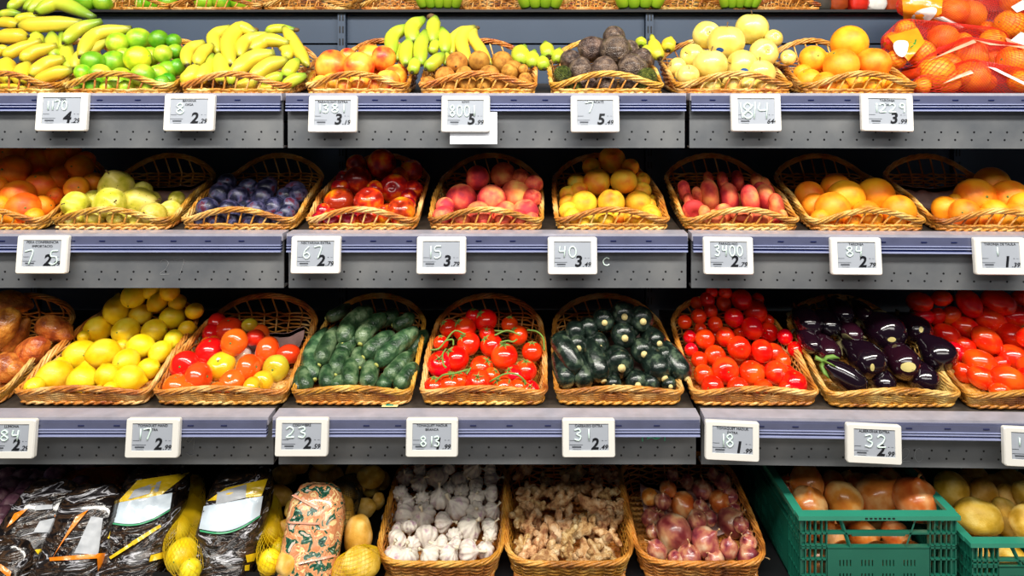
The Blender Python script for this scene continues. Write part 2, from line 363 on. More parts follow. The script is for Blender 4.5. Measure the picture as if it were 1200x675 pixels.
T(1, 545.5, 133.5, 57, 43, '8001', .06, .36, .16, .42, '5', '.99', 'white price tag reading 5 .99 with marker 8 001, under the kiwis', ['KIWI'])
T(1, 697.5, 133.5, 57, 43, '7', .22, .5, .25, .4, '5', '.49', 'white price tag reading 5 .49, under the avocados', ['AGUACATE'])
T(1, 886.5, 132, 58, 44, '&4', .1, .22, .34, .6, '', '644', 'white price tag with scribbled display and marker 4, under the yellow apples', [])
T(1, 1040.5, 132, 60, 44, '1229', .12, .46, .2, .34, '3', '.99', 'white price tag reading 3 .99 with marker 1229, beside the orange nets', ['TARONJA', 'Cem'], 1)
T(2, 48.5, 298.5, 60, 44, '7 5', .05, .08, .26, .52, '2', '.99', 'white price tag with large marker 7 5 and PERA CONFERENCIA line', ['PERA CONFERENCIA', 'IMPORTACIO'])
T(2, 369.5, 299, 58, 43, '67', .15, .32, .24, .46, '2', '.79', 'white price tag reading 2 .79 with marker 67, under the nectarines', ['NECTARINA EXTRA'])
T(2, 517, 299.5, 58, 43, '15', .1, .35, .24, .46, '3', '.79', 'white price tag reading 3 .79 with marker 15, under the pink peaches', [])
T(2, 671, 300, 58, 43, '40', .12, .4, .22, .42, '3', '.49', 'white price tag reading 3 .49 with marker 40, under the yellow peaches', [])
T(2, 854, 300, 58, 43, '3400', .12, .45, .16, .4, '2', '.79', 'white price tag reading 2 .79 with marker 3400, under the flat peaches', ['PARAGUAIO'])
T(2, 1004, 300.5, 59, 43, '84', .22, .45, .2, .38, '2', '.79', 'white price tag reading 2 .79 with marker 84, under loose oranges', ['TARONJA'])
T(2, 1173, 300.5, 59, 43, '1', .3, .48, .25, .32, '1', '.39', 'white price tag reading 1 .39 at the right end of the middle shelf', ['TARONJA DE TAULA'])
T(3, 12, 515, 56, 44, '84', .2, .4, .25, .38, '2', '.29', 'white price tag reading 2 .29 cut off at the left edge of the lower shelf', ['LLIMONA'])
T(3, 178, 514, 63, 44, '17', .1, .4, .22, .4, '2', '.99', 'white price tag reading 2 .99 with marker 17, under the beefsteak tomatoes', ['TOMAQUET MAND', 'EXTRA'])
T(3, 353, 513, 62, 43, '23', .1, .45, .24, .4, '2', '.59', 'white price tag reading 2 .59 with marker 23, under the cucumbers', ['COGOMBRE'])
T(3, 506, 513.5, 61, 43, '813', .2, .15, .17, .36, '1', '.99', 'white price tag reading 1 .99 with marker 813, under the vine tomatoes', ['TOMAQUET MADUR', 'BRANCA'])
T(3, 690, 514, 62, 43, '31', .12, .38, .22, .42, '2', '.49', 'white price tag reading 2 .49 with marker 31, under the courgettes', ['CARBASSO EXTRA'])
T(3, 858.5, 517.5, 63, 44, '18', .18, .25, .2, .46, '1', '.99', 'white price tag reading 1 .99 with marker 18, under the round tomatoes', ['TOMAQUET MADUR', 'EXTRA'], 2)
T(3, 1025, 521, 64, 44, '32', .25, .35, .24, .45, '2', '.99', 'white price tag reading 2 .99 with marker 32, under the aubergines', ['ALBERGINIA EXTRA'], 2)
T(3, 1210, 525, 64, 44, '1', .1, .5, .2, .3, '', '', 'white price tag cut off at the right edge of the lower shelf', [], 2)
# paper slip behind the kiwi tag, marks written on the panels
m = MB(); Y = 1.712
a = P(528, 138, Y-.004); b = P(583, 168, Y+.004)
m.box((a.x, 1.694, b.z), (b.x, 1.6955, P(0, 131, Y).z)); o = m.build('paper_slip', M['paper'], None, smooth=False); tag(o, 'blank white paper slip tucked behind the kiwi price tag', 'paper')
def scrawl(txt, px, py, w, h, row, mat, label, r=.0012):
    po = .012 if row < 3 else .036
    X = (px-CX)*(ROW[row]['y']+po)/F; Y = lipY(row, X)+po-.0005; s = Y/F
    m = MB(); glyphs(m, txt, 0, 0, w*s, h*s, r); o = m.build('marker_scrawl', mat, None, P(px, py, Y)); tag(o, label, 'writing')
scrawl('C', 706, 311, 9, 9, 2, M['chalk'], 'pale C mark written on the middle grey shelf front', .0016)
scrawl('N', 753, 517, 26, 6, 3, M['teal'], 'teal marker scribble on the lower dark shelf front right of centre', .0017)
scrawl('Q', 217, 524, 12, 13, 3, M['chalkdim'], 'faint chalk scrawl right of the 2 .99 tag at left', .0007)
scrawl('20', 1056, 541, 12, 16, 3, M['chalkdim'], 'faint chalk digits right of the aubergine price tag', .0006)
scrawl('27', 186, 322, 14, 18, 2, M['chalkdim'], 'faint chalk digits on the middle shelf front under the pears', .0005)

# ------------------------------------------------------------------ wicker baskets
def loop_pts(w, d, taper, rf, rb, n, scale=1.0, bulge=0):
    """rounded trapezoid, front edge on y=0 centred on x=0; returns points with arc parameter"""
    w1 = w*taper; cs = [(-w/2, 0, rf), (w/2, 0, rf), (w1/2, d, rb), (-w1/2, d, rb)]
    poly = []
    for i in range(4):
        p = Vector((cs[i][0], cs[i][1])); a = Vector(cs[i-1][:2]); b = Vector(cs[(i+1) % 4][:2]); r = cs[i][2]
        u = (a-p).normalized(); v = (b-p).normalized(); p0 = p+u*r; p1 = p+v*r
        for k in range(9):
            t = k/8; poly.append(p0*(1-t)**2+p*2*t*(1-t)+p1*t*t)
    L = [0]
    for i in range(len(poly)): L.append(L[-1]+(poly[(i+1) % len(poly)]-poly[i]).length)
    out = []; j = 0
    for k in range(n):
        s = L[-1]*k/n
        while L[j+1] < s: j += 1
        t = (s-L[j])/max(1e-9, L[j+1]-L[j]); q = poly[j].lerp(poly[(j+1) % len(poly)], t); out.append(q)
    c = Vector((0, d/2)); 
    out = [c+(q-c)*scale for q in out]
    if bulge:
        for q in out:
            if q.y < d*.3: q.y -= bulge*max(0, 1-(q.x/(w*.5))**2)*(1-q.y/(d*.3))
    return out, L[-1]
def basket_meshes(w, d, hfc, hfm, hwf, hs, hb, hwb, arch, taper=.86, rf=.035, rb=.06, bulge=0, mat='wicker', nm='a'):
    n = 240; top, per = loop_pts(w, d, taper, rf, rb, n, 1, bulge); bot, _ = loop_pts(w, d, taper, rf, rb, n, .86, bulge)
    def prof(q):
        x, y = q; f = max(0, min(1, y/d)); xw = w*(1-(1-taper)*f)/2
        fr = max(0, 1-abs(x)/(xw*.92)) ; arc = math.sin(min(1, fr)*PI/2)**(1.3 if y < d*.5 else .8)
        if y < d*.12: h = hfc+(hfm-hfc)*arc*(1-max(0,y)/(d*.12)); hw = hwf
        else:
            t = (f-.12)/.88; h = hfc+(hs-hfc)*min(1, t*3)+(hb-hs)*t**1.5; hw = h-.002
            if f > .55: hw = h*(1-(f-.55)/.45)+min(h, hwb)*(f-.55)/.45
            if f > .86: 
                k = (f-.86)/.14; h += arch*arc*min(1, k*1.4)
        if y < d*.12 and hw > h-.003: hw = h-.003
        if d*.12 <= y < d*.25: hw = hwf+(hw-hwf)*(y-d*.12)/(d*.13)
        return h, hw
    H_ = [prof(q) for q in top]
    for _ in range(5): H_ = [((H_[i-1][0]+H_[i][0]+H_[(i+1) % n][0])/3, (H_[i-1][1]+H_[i][1]+H_[(i+1) % n][1])/3) for i in range(n)]
    Hm = max(h[0] for h in H_)
    def pt(i, z, off=0):
        f = min(1, z/.075)**.8; a = Vector((bot[i].x, bot[i].y)); b = Vector((top[i].x, top[i].y)); q = a.lerp(b, f)
        e = (b-a).normalized() if (b-a).length > 1e-6 else Vector((0, 0))
        return Vector((q.x+e.x*off, q.y+e.y*off, z))
    ns = 34
    # woven wall
    m = MB(); K = 10
    for k in range(K):
        pts = []
        for i in range(n):
            ph = i/n*ns*PI
            pts.append(pt(i, .004+(H_[i][1]-.006)*k/(K-1)+.0012*math.sin(i*.7+k*3), .0044*math.sin(ph+PI*k)))
        m.tube(pts, .0031, 5, closed=True, flat=.62)
    wall = m.mesh('woven_wall', M[mat])
    m = MB()
    for k in range(ns):
        i = int((k+.5)*n/ns) % n; j = (i+3) % n
        hh = H_[j][0]
        p0 = pt(i, .002); p1 = pt(i, H_[i][1]); p2 = pt(j, hh)
        m.tube([p0, p0.lerp(p1, .5), p1, p2], .0026, 5)
    stakes = m.mesh('stakes', M[mat])
    # braided rim
    m = MB(); S = 5
    for s_ in range(S):
        pts = []; turns = 9
        for i in range(n):
            a = 2*PI*(i/n*turns+s_/S); pts.append(pt(i, H_[i][0]+.0055*math.sin(a)+.002, .0048*math.cos(a)))
        m.tube(pts, .0031, 6, closed=True)
    rim = m.mesh('rim', M[mat])
    # lower border braid
    m = MB()
    for s_ in range(2):
        pts = [pt(i, .005+.003*math.sin(i/n*2*PI*24+PI*s_), .004+.003*math.cos(i/n*2*PI*24+PI*s_)) for i in range(n)]
        m.tube(pts, .0036, 5, closed=True)
    foot = m.mesh('foot_braid', M[mat])
    # woven bottom
    m = MB(); nb = 14
    for k in range(nb):
        f = (k+.5)/nb; y = d*.08+d*.84*f; xw = w*(1-(1-taper)*f)*.42
        m.tube([(-xw+2*xw*t/12, y, .004+.002*math.sin(PI*t+PI*k)) for t in range(13)], .0045, 5, flat=1.6)
    nx = 22
    for k in range(nx):
        x = (k+.5)/nx-.5
        m.tube([(x*w*.86, d*.08, .003), (x*w*.86*taper, d*.92, .003)], .004, 5, flat=1.8)
    base = m.mesh('woven_base', M[mat])
    return dict(woven_wall=wall, stakes=stakes, rim=rim, foot_braid=foot, woven_base=base)
BW, BD = .336, .335
bkA = basket_meshes(BW, BD, .024, .056, .018, .05, .082, .082, .052, nm='a')
bkB = basket_meshes(BW, BD, .030, .044, .033, .055, .095, .095, .048, rf=.03, nm='b')
bkC = basket_meshes(.330, .36, .058, .062, .05, .065, .085, .08, .03, taper=1.0, rf=.075, rb=.07, bulge=.012, mat='wicker_gold', nm='c')
def basket(row, pxl, pxr, label, ms, y0, dz=0, scale=1, turn=0):
    X = ((pxl+pxr)/2-CX)*y0/F
    wpx = (pxr-pxl)*y0/F; sc = wpx/(BW if ms is not bkC else .33)
    root = empty('wicker_basket', (X, y0, floorZ(row, y0+.02, X)+dz+.0015)); root.scale = (sc, scale, scale)
    root.rotation_euler = (math.atan(TILT) if row in (1,2,3) else (math.atan(TILT*.6) if row == 4 else 0), 0, turn)
    for nme, me in ms.items(): me_obj(nme, me, root)
    tag(root, label, 'basket', 'wicker baskets of produce')
    return root
bks = []
def BY(row, px):
    base = {1: 1.748, 2: 1.743, 3: 1.643}[row]
    X = (px-CX)*base/F; return base-(ROW[row]['y']-lipY(row, X))
for row, lst, ms in (
  (1, [(-55, 62, 'ripe yellow bananas at far left'), (62, 200, 'limes'), (201, 340, 'yellow-green bananas at left'), (350, 480, 'blushed yellow peaches'), (484, 634, 'kiwis'), (640, 785, 'avocados'), (789, 938, 'yellow apples'), (940, 1086, 'large oranges, top row'), ], bkA),
  (2, [(-85, 48, 'small oranges at far left'), (48, 200, 'green pears'), (202, 348, 'dark plums'), (350, 492, 'red nectarines'), (495, 642, 'pink peaches'), (646, 792, 'yellow peaches in a pyramid'), (798, 946, 'flat peaches'), (948, 1096, 'large oranges, middle row'), (1098, 1246, 'oranges at the right end')], bkA),
  (3, [(-160, 2, 'sweet potatoes at left edge'), (6, 174, 'lemons'), (170, 338, 'mixed green and red tomatoes'), (334, 486, 'cucumbers'), (486, 646, 'vine tomatoes'), (646, 808, 'dark courgettes'), (808, 968, 'round red tomatoes'), (968, 1136, 'aubergines'), (1134, 1300, 'plum tomatoes')], bkB)):
    for a, b, t in lst:
        bks.append(basket(row, a, b, f'brown wicker basket holding {t}', ms, BY(row, (a+b)/2)))
for a, b, t in ((437, 589, 'garlic bulbs'), (591, 746, 'ginger roots'), (748, 905, 'red onions')):
    bks.append(basket(4, a, b, f'honey coloured wicker basket holding {t}', bkC, 1.63))
# ------------------------------------------------------------------ fruit kinds
def lathe(fn, n=26, L=18, name='fruit', mats=None):
    """fn(th, ph) -> (radius, z); th 0 at the stem end (+z)"""
    vs = []; fs = []
    vs.append((0, 0, fn(0, 0)[1]))
    for i in range(1, L):
        th = PI*i/L
        for k in range(n):
            ph = 2*PI*k/n; r, z = fn(th, ph); vs.append((r*math.cos(ph), r*math.sin(ph), z))
    vs.append((0, 0, fn(PI, 0)[1]))
    for k in range(n): fs.append((0, 1+k, 1+(k+1) % n))
    for i in range(L-2):
        for k in range(n): fs.append((1+i*n+k, 1+(i+1)*n+k, 1+(i+1)*n+(k+1) % n, 1+i*n+(k+1) % n))
    b = 1+(L-2)*n
    for k in range(n): fs.append((b+k, len(vs)-1, b+(k+1) % n))
    m = MB(); m.add(vs, fs); return m
def g(x, s): return math.exp(-(x/s)**2)
def shape(zs=1, top=0, tw=.3, bot=0, bw=.3, crease=0, ribs=0, rib=0, lump=0, ls=1.6, egg=0, neck=0, seed=0, pinch=0):
    def f(th, ph):
        s, c = math.sin(th), math.cos(th)
        r = s; z = c*zs
        r *= 1-egg*c*.5
        if neck and c > 0: r *= 1-neck*c**1.5
        z += top*g(s, tw)*(1 if c > 0 else 0); z -= bot*g(s, bw)*(1 if c < 0 else 0)
        if crease: 
            d = min(ph, 2*PI-ph); r *= 1-crease*g(d, .22)
        if ribs: r *= 1+rib*(abs(math.sin(ribs*ph/2))-.6)*(s**.5)
        if pinch: r *= 1-pinch*g(ph-2.4, .5)
        if lump:
            k = 1+lump*noise.noise(Vector((s*math.cos(ph)*ls+seed*7.3, s*math.sin(ph)*ls, c*ls))); r *= k; z *= k
        return r, z
    return f
CM = {}
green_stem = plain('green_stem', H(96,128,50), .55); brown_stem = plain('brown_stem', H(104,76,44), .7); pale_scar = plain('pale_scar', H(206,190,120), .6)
dark_tip = plain('dark_tip', H(46,34,22), .7)
M['orange'] = skin('orange_peel', [H(244,124,10), H(252,154,18), H(255,172,30)], scale=1.1, rough=.5, bump=.16, bscale=26, coat=.05, objcol=True)
M['lemon'] = skin('lemon_peel', [H(246,204,8), H(255,222,26), H(255,232,60)], scale=1.1, rough=.38, bump=.16, bscale=22, coat=.2, objcol=True)
M['lime'] = skin('lime_peel', [H(96,168,26), H(150,196,36), H(196,216,62)], scale=.7, rough=.33, bump=.15, bscale=24, coat=.25, objcol=True)
M['apple'] = skin('yellow_apple', [H(222,194,86), H(236,210,106), H(244,218,128)], scale=1.0, rough=.28, coat=.3, spots=H(214,186,60), spotscale=6, spotthr=.05)
M['pear'] = skin('green_pear', [H(190,184,46), H(220,208,80), H(236,222,120)], scale=1.4, rough=.4, coat=.12, spots=H(96,96,34), spotscale=3.2, spotthr=.11)
M['peach_y'] = skin('yellow_peach', [H(206,190,62), H(250,198,44), H(250,168,32), H(238,112,32)], scale=.8, rough=.62, contrast=(.3,.72), hue=.008)
M['blush'] = skin('blushed_peach', [H(255,206,80), H(252,182,58), H(248,140,44), H(228,76,34)], scale=.75, rough=.42, coat=.1, contrast=(.36,.66))
M['nectarine'] = skin('red_nectarine', [H(254,178,34), H(246,108,20), H(206,32,20), H(146,14,20)], scale=.8, rough=.22, coat=.5, contrast=(.34,.6))
M['peach_p'] = skin('pink_peach', [H(255,184,96), H(248,138,84), H(232,96,66), H(186,48,42)], scale=.8, rough=.68, contrast=(.32,.62))
M['plum'] = skin('dark_plum', [H(18,20,40), H(34,34,66), H(84,84,118), H(92,26,46)], scale=1.3, rough=.4, coat=.15, contrast=(.36,.68), spots=H(150,140,176), spotscale=7, spotthr=.09)
M['kiwi'] = skin('kiwi_fuzz', [H(150,94,24), H(190,130,44), H(208,150,60)], scale=1.5, rough=.75, bump=.25, bscale=40, hue=.006)
M['avocado'] = skin('avocado_hide', [H(56,42,38), H(94,76,66), H(128,106,90)], scale=2.4, rough=.38, bump=.4, bscale=11, vor=True, coat=.15)
M['avocado_g'] = skin('green_avocado_hide', [H(60,74,24), H(104,118,44), H(140,148,62)], scale=2.4, rough=.5, bump=.9, bscale=10, vor=True)
M['tomato'] = skin('tomato_red', [H(228,24,8), H(246,44,10), H(252,72,16)], scale=.7, rough=.16, coat=.6, objcol=True, hue=.006, jitter=.06)
M['tomato_mix'] = skin('tomato_mixed', [H(255,255,255), H(255,236,190), H(255,214,150)], scale=.7, rough=.16, coat=.6, objcol=True, hue=.006, jitter=.05)
M['onion_r'] = skin('red_onion_skin', [H(112,36,50), H(164,80,76), H(204,138,102), H(230,196,158)], scale=.9, rough=.3, coat=.35, contrast=(.34,.68))
M['onion_y'] = skin('yellow_onion_skin', [H(196,98,32), H(226,136,56), H(248,192,124)], scale=1.0, rough=.28, coat=.4, contrast=(.34,.66))
M['shallot'] = skin('shallot_skin', [H(120,66,96), H(176,120,140), H(214,170,176)], scale=1.1, rough=.35, coat=.2)
M['garlic'] = skin('garlic_skin', [H(190,170,168), H(224,214,202), H(238,230,214), H(196,156,176)], scale=1.3, rough=.45, coat=.1, contrast=(.28,.74), jitter=.05)
M['garlic_stem'] = plain('garlic_stem', H(232,220,192), .6)
M['root'] = plain('root_scar', H(170,138,88), .8, 0, .3, 40, .6)
M['potato'] = skin('potato_skin', [H(206,156,40), H(230,184,74), H(244,208,116)], scale=1.1, rough=.5, bump=.15, bscale=14, spots=H(150,104,30), spotscale=4.5, spotthr=.07)
M['sweet'] = skin('sweet_potato_skin', [H(150,72,28), H(206,120,44), H(232,154,66)], scale=1.2, rough=.38, bump=.3, bscale=5, coat=.3)
M['ginger'] = skin('ginger_skin', [H(168,120,66), H(214,172,110), H(236,206,154)], scale=26, rough=.55, bump=.4, bscale=160, jitter=.14)
M['cuke'] = skin('cucumber_skin', [H(28,54,32), H(56,88,54), H(112,136,98)], scale=38, rough=.34, bump=.25, bscale=130, coat=.2, jitter=.14)
M['zuke'] = skin('courgette_skin', [H(16,26,22), H(34,48,40), H(88,104,82)], scale=46, rough=.22, bump=.1, bscale=150, coat=.4, jitter=.15, contrast=(.4,.72))
M['eggp'] = skin('aubergine_skin', [H(14,8,15), H(24,10,22), H(46,14,28)], scale=1.0, rough=.1, coat=.8, jitter=.1)
M['banana'] = skin('banana_peel', [H(60,44,20), H(196,194,52), H(230,206,56), H(234,208,62), H(200,196,62), H(136,140,56)], scale=22, rough=.42, coat=.12, attr=[0, .05, .22, .7, .9, 1], objcol=True, hue=.006, jitter=.05)
M['banana_g'] = skin('green_banana_peel', [H(60,60,20), H(156,186,44), H(206,208,54), H(196,204,58), H(146,180,50), H(96,124,48)], scale=22, rough=.4, coat=.15, attr=[0, .05, .4, .6, .86, 1], objcol=True, hue=.008, jitter=.08)
M['vine'] = plain('tomato_vine_green', H(112,150,62), .55)
M['sticker'] = plain('blue_sticker', H(30,90,160), .3)
KN = {}
def kind(k, fn, mat, n=26, L=18, parts=(), variants=1):
    KN[k] = []
    for v in range(variants):
        m = lathe(fn(v) if callable(fn) and variants > 1 else fn, n, L)
        KN[k].append((m.mesh(k, M[mat] if isinstance(mat, str) else mat), parts))
def stem_mesh(L=.35, r=.06, z0=.8, mat=brown_stem, tilt=.12):
    m = MB(); m.tube(bez([(0,0,z0-.12), (tilt*.3,0,z0+L*.5), (tilt,tilt*.4,z0+L)], 5), [r*.8, r*.7, r*.7, r*.8, r, r*1.3], 6); return m.mesh('stem', mat)
def disc_mesh(r, z, mat, name='stem_scar', n=8, h=.03):
    m = MB(); m.tube([(0,0,z-h), (0,0,z+h)], [r, r*.75], n); return m.mesh(name, mat)
def calyx_mesh(z, R=.5, n=5, mat=None, droop=.1, w=.13, stem=.25):
    m = MB()
    for k in range(n):
        a = 2*PI*k/n; pts = [(R*t*math.cos(a+.15*t), R*t*math.sin(a+.15*t), z+.07*math.sin(t*PI)-droop*t*t) for t in (0,.3,.6,1)]
        m.tube(pts, [w*.5, w, w*.7, .015], 5, flat=.35, up=(0,0,1))
    if stem: m.tube([(0,0,z-.03), (.03,0,z+stem*.6), (.08,.02,z+stem)], [.06,.05,.07], 6)
    return m.mesh('calyx', mat or M['vine'])
kind('orange', shape(.94, top=-.05, tw=.2, bot=-.03, bw=.12), 'orange', parts=[('stem_scar', disc_mesh(.075, .9, green_stem))])
kind('lemon', shape(1.1, top=.12, tw=.22, bot=.3, bw=.24), 'lemon', parts=[('stem_scar', disc_mesh(.06, 1.22, green_stem))])
kind('lime', shape(1.02, top=.0, tw=.2, bot=.08, bw=.2), 'lime', parts=[('stem_scar', disc_mesh(.07, 1.01, plain('lime_scar', H(160,160,90), .7)))])
kind('apple', shape(.96, top=-.2, tw=.22, bot=-.07, bw=.25, egg=-.16, ribs=5, rib=.03), 'apple', parts=[('stem', stem_mesh(.5, .035, .62))])
kind('pear', shape(1.2, top=-.1, tw=.2, bot=-.12, bw=.22, neck=.42, lump=.06), 'pear', parts=[('stem', stem_mesh(.3, .05, 1.08))])
kind('peach', shape(.93, top=-.2, tw=.24, bot=.04, bw=.15, crease=.07), 'peach_y', parts=())
kind('blush_peach', shape(.98, top=-.16, tw=.24, bot=.04, bw=.15, crease=.08), 'blush', parts=())
kind('nectarine', shape(.95, top=-.2, tw=.24, bot=.04, bw=.15, crease=.06), 'nectarine', parts=())
kind('pink_peach', shape(.95, top=-.2, tw=.24, bot=.05, bw=.15, crease=.08), 'peach_p', parts=())
kind('flat_peach', shape(.62, top=-.26, tw=.34, bot=-.2, bw=.3, crease=.06), 'peach_p', parts=())
kind('plum', shape(1.1, top=-.1, tw=.2, crease=.05), 'plum')
kind('kiwi', shape(1.08, top=.05, tw=.15, bot=.05, bw=.15), 'kiwi', parts=[('blossom_end', disc_mesh(.1, -1.11, brown_stem, 'blossom_end'))])
kind('avocado', shape(1.08, neck=.16, lump=.05), 'avocado', parts=[('stem_scar', disc_mesh(.1, 1.07, brown_stem))])
kind('green_avocado', shape(1.08, neck=.16, lump=.05), 'avocado_g')
kind('tomato', shape(.84, top=-.16, tw=.26, ribs=5, rib=.03), 'tomato_mix', parts=[('stem_scar', disc_mesh(.09, .7, green_stem))])
kind('round_tomato', shape(.96, top=-.12, tw=.22, bot=.06, bw=.12), 'tomato', parts=[('stem_scar', disc_mesh(.07, .85, green_stem))])
kind('vine_tomato', shape(.92, top=-.12, tw=.22), 'tomato', parts=[('calyx', calyx_mesh(.82, .55))])
kind('plum_tomato', shape(1.3, top=-.06, tw=.2), 'tomato', parts=[('stem_scar', disc_mesh(.06, 1.24, green_stem))])
kind('red_onion', lambda v: shape(.88, top=.42, tw=.17, bot=.03, bw=.2, lump=.1, seed=v), 'onion_r', parts=[('root_tuft', disc_mesh(.13, -.9, M['root'], 'root_tuft', h=.06)), ('dry_neck', stem_mesh(.4, .05, 1.2, plain('dry_neck', H(206,170,120), .7), .2))], variants=3)
kind('onion', lambda v: shape(.9, top=.26, tw=.17, bot=.04, bw=.2, lump=.07, seed=v+4), 'onion_y', parts=[('root_tuft', disc_mesh(.13, -.93, M['root'], 'root_tuft', h=.06)), ('dry_neck', stem_mesh(.2, .06, 1.1, plain('dry_onion_neck', H(180,120,60), .7), .1))], variants=3)
kind('shallot', lambda v: shape(1.15, top=.25, tw=.2, lump=.1, seed=v), 'shallot', variants=2)
kind('garlic', lambda v: shape(.8, top=.4, tw=.2, bot=-.08, bw=.3, ribs=9+v, rib=.2, lump=.12, seed=v, ls=1.3), 'garlic', n=44, L=18, parts=[('root_plate', disc_mesh(.2, -.76, M['root'], 'root_plate', h=.06)), ('neck', stem_mesh(.55, .15, 1.1, M['garlic_stem'], .2))], variants=3)
kind('potato', lambda v: shape(1.3, lump=.16, ls=1.2, seed=v), 'potato', variants=3)
kind('sweet_potato', lambda v: shape(1.7, lump=.2, ls=1.3, seed=v, egg=.2), 'sweet', variants=2)

ORD = ['', 'leftmost', 'second from left', 'third from left', 'fourth from left', 'fifth from left', 'sixth from left', 'seventh from left', 'eighth from left', 'ninth from left', 'tenth from left', 'eleventh from left', 'twelfth from left']
def label_rows(items, where, binpx):
    """items: (root, px, py, descr). Names each by its row counted from the front rim and its place in that row."""
    its = sorted(items, key=lambda t: -t[2]); rows = []; cur = []; ref = None
    for t in its:
        if ref is None or ref-t[2] <= binpx: cur.append(t); ref = ref if ref is not None else t[2]
        else: rows.append(cur); cur = [t]; ref = t[2]
    if cur: rows.append(cur)
    RN = ['front', 'second', 'third', 'fourth', 'fifth', 'sixth', 'seventh', 'eighth', 'ninth', 'tenth']
    n = len(rows)
    for i, r in enumerate(rows):
        r.sort(key=lambda t: t[1]); rn = 'top row' if (i == n-1 and n > 1) else ('front row' if i == 0 else f'{RN[i]} row up')
        for j, (o, px, py, d) in enumerate(r):
            if len(r) == 1: pos = f'alone in the {rn}'
            else: pos = f"{'rightmost' if j == len(r)-1 else ORD[j+1]} in the {rn}"
            o['label'] = f'{d} {pos}, {where}'
def copy_kind(k, v=0):
    me, parts = KN[k][v % len(KN[k])]
    o = bpy.data.objects.new(NAMES.get(k, k), me); C.objects.link(o)
    for nm, pm in parts:
        c = bpy.data.objects.new(nm, pm); C.objects.link(c); c.parent = o
    return o
NAMES = {'blush_peach': 'peach', 'pink_peach': 'peach', 'green_avocado': 'avocado', 'round_tomato': 'tomato', 'flat_peach': 'flat_peach'}
REG = {'1a': (0,0,3.97), '1b': (300,0,3.97), '1c': (600,0,3.97), '1d': (900,0,3.97), '2a': (0,160,3.97), '2b': (300,160,3.97), '2c': (600,160,3.97), '2d': (900,160,3.97),
       '3a': (0,330,3.97), '3b': (300,330,3.97), '3c': (600,330,3.97), '3d': (900,330,3.97), '4a': (0,480,3.46), '4b': (300,480,3.46), '4c': (600,480,3.46), '4d': (900,480,3.46),
       'T': (780,335,5.0), 'EG': (920,335,4.2857), 'G': (440,545,5.194), 'GI': (590,545,5.194), 'RO': (740,545,5.194), 'BG1': (0,550,5.4), 'BG2': (160,550,5.4), 'BG3': (300,550,5.4), 'N': (1040,0,6.1375), 'B0': (0,0,6.1375), 'B1': (200,0,6.1375), 'B2': (440,0,6.1375), 'CR': (1040,545,5.194)}
def px_(reg, x, y): a, b, s = REG[reg]; return a+x/s, b+y/s
# depth of a pile surface at picture height py (front fruit nearest, piles climb backwards)
PILE = {1: (98, 1.785, .0028), 2: (254, 1.78, .0027), 3: (456, 1.682, .0024), 4: (648, 1.672, .0027)}
def pileY(row, py, px=600):
    a, y0, s = PILE[row]; Y = y0+(a-py)*s
    if row < 4:
        X = (px-CX)*1.7/F; Y -= ROW[row]['y']-lipY(row, X)
    return Y
DIRS = {'f': (0,-1,.25), 'u': (0,-.15,1), 'b': (0,1,.3), 'l': (-1,-.2,.2), 'r': (1,-.2,.2), 'd': (.1,-.4,-1), 'lf': (-.7,-.8,.2), 'rf': (.7,-.8,.2), 'uf': (0,-.7,.8), 'ul': (-.6,-.3,.8), 'ur': (.6,-.3,.8), 'df': (.1,-.9,-.5), 'dr': (.6,-.5,-.6), 'dl': (-.6,-.5,-.6)}
ALL = []
def orient(o, d, R, stretch=(1,1,1), spin=None):
    v = Vector(DIRS[d]) if isinstance(d, str) else Vector(d)
    q = v.normalized().to_track_quat('Z', 'Y'); q = q @ Quaternion((0,0,1), random.uniform(0, 2*PI) if spin is None else spin)
    o.rotation_mode = 'QUATERNION'; o.rotation_quaternion = q; o.scale = (R*stretch[0], R*stretch[1], R*stretch[2])
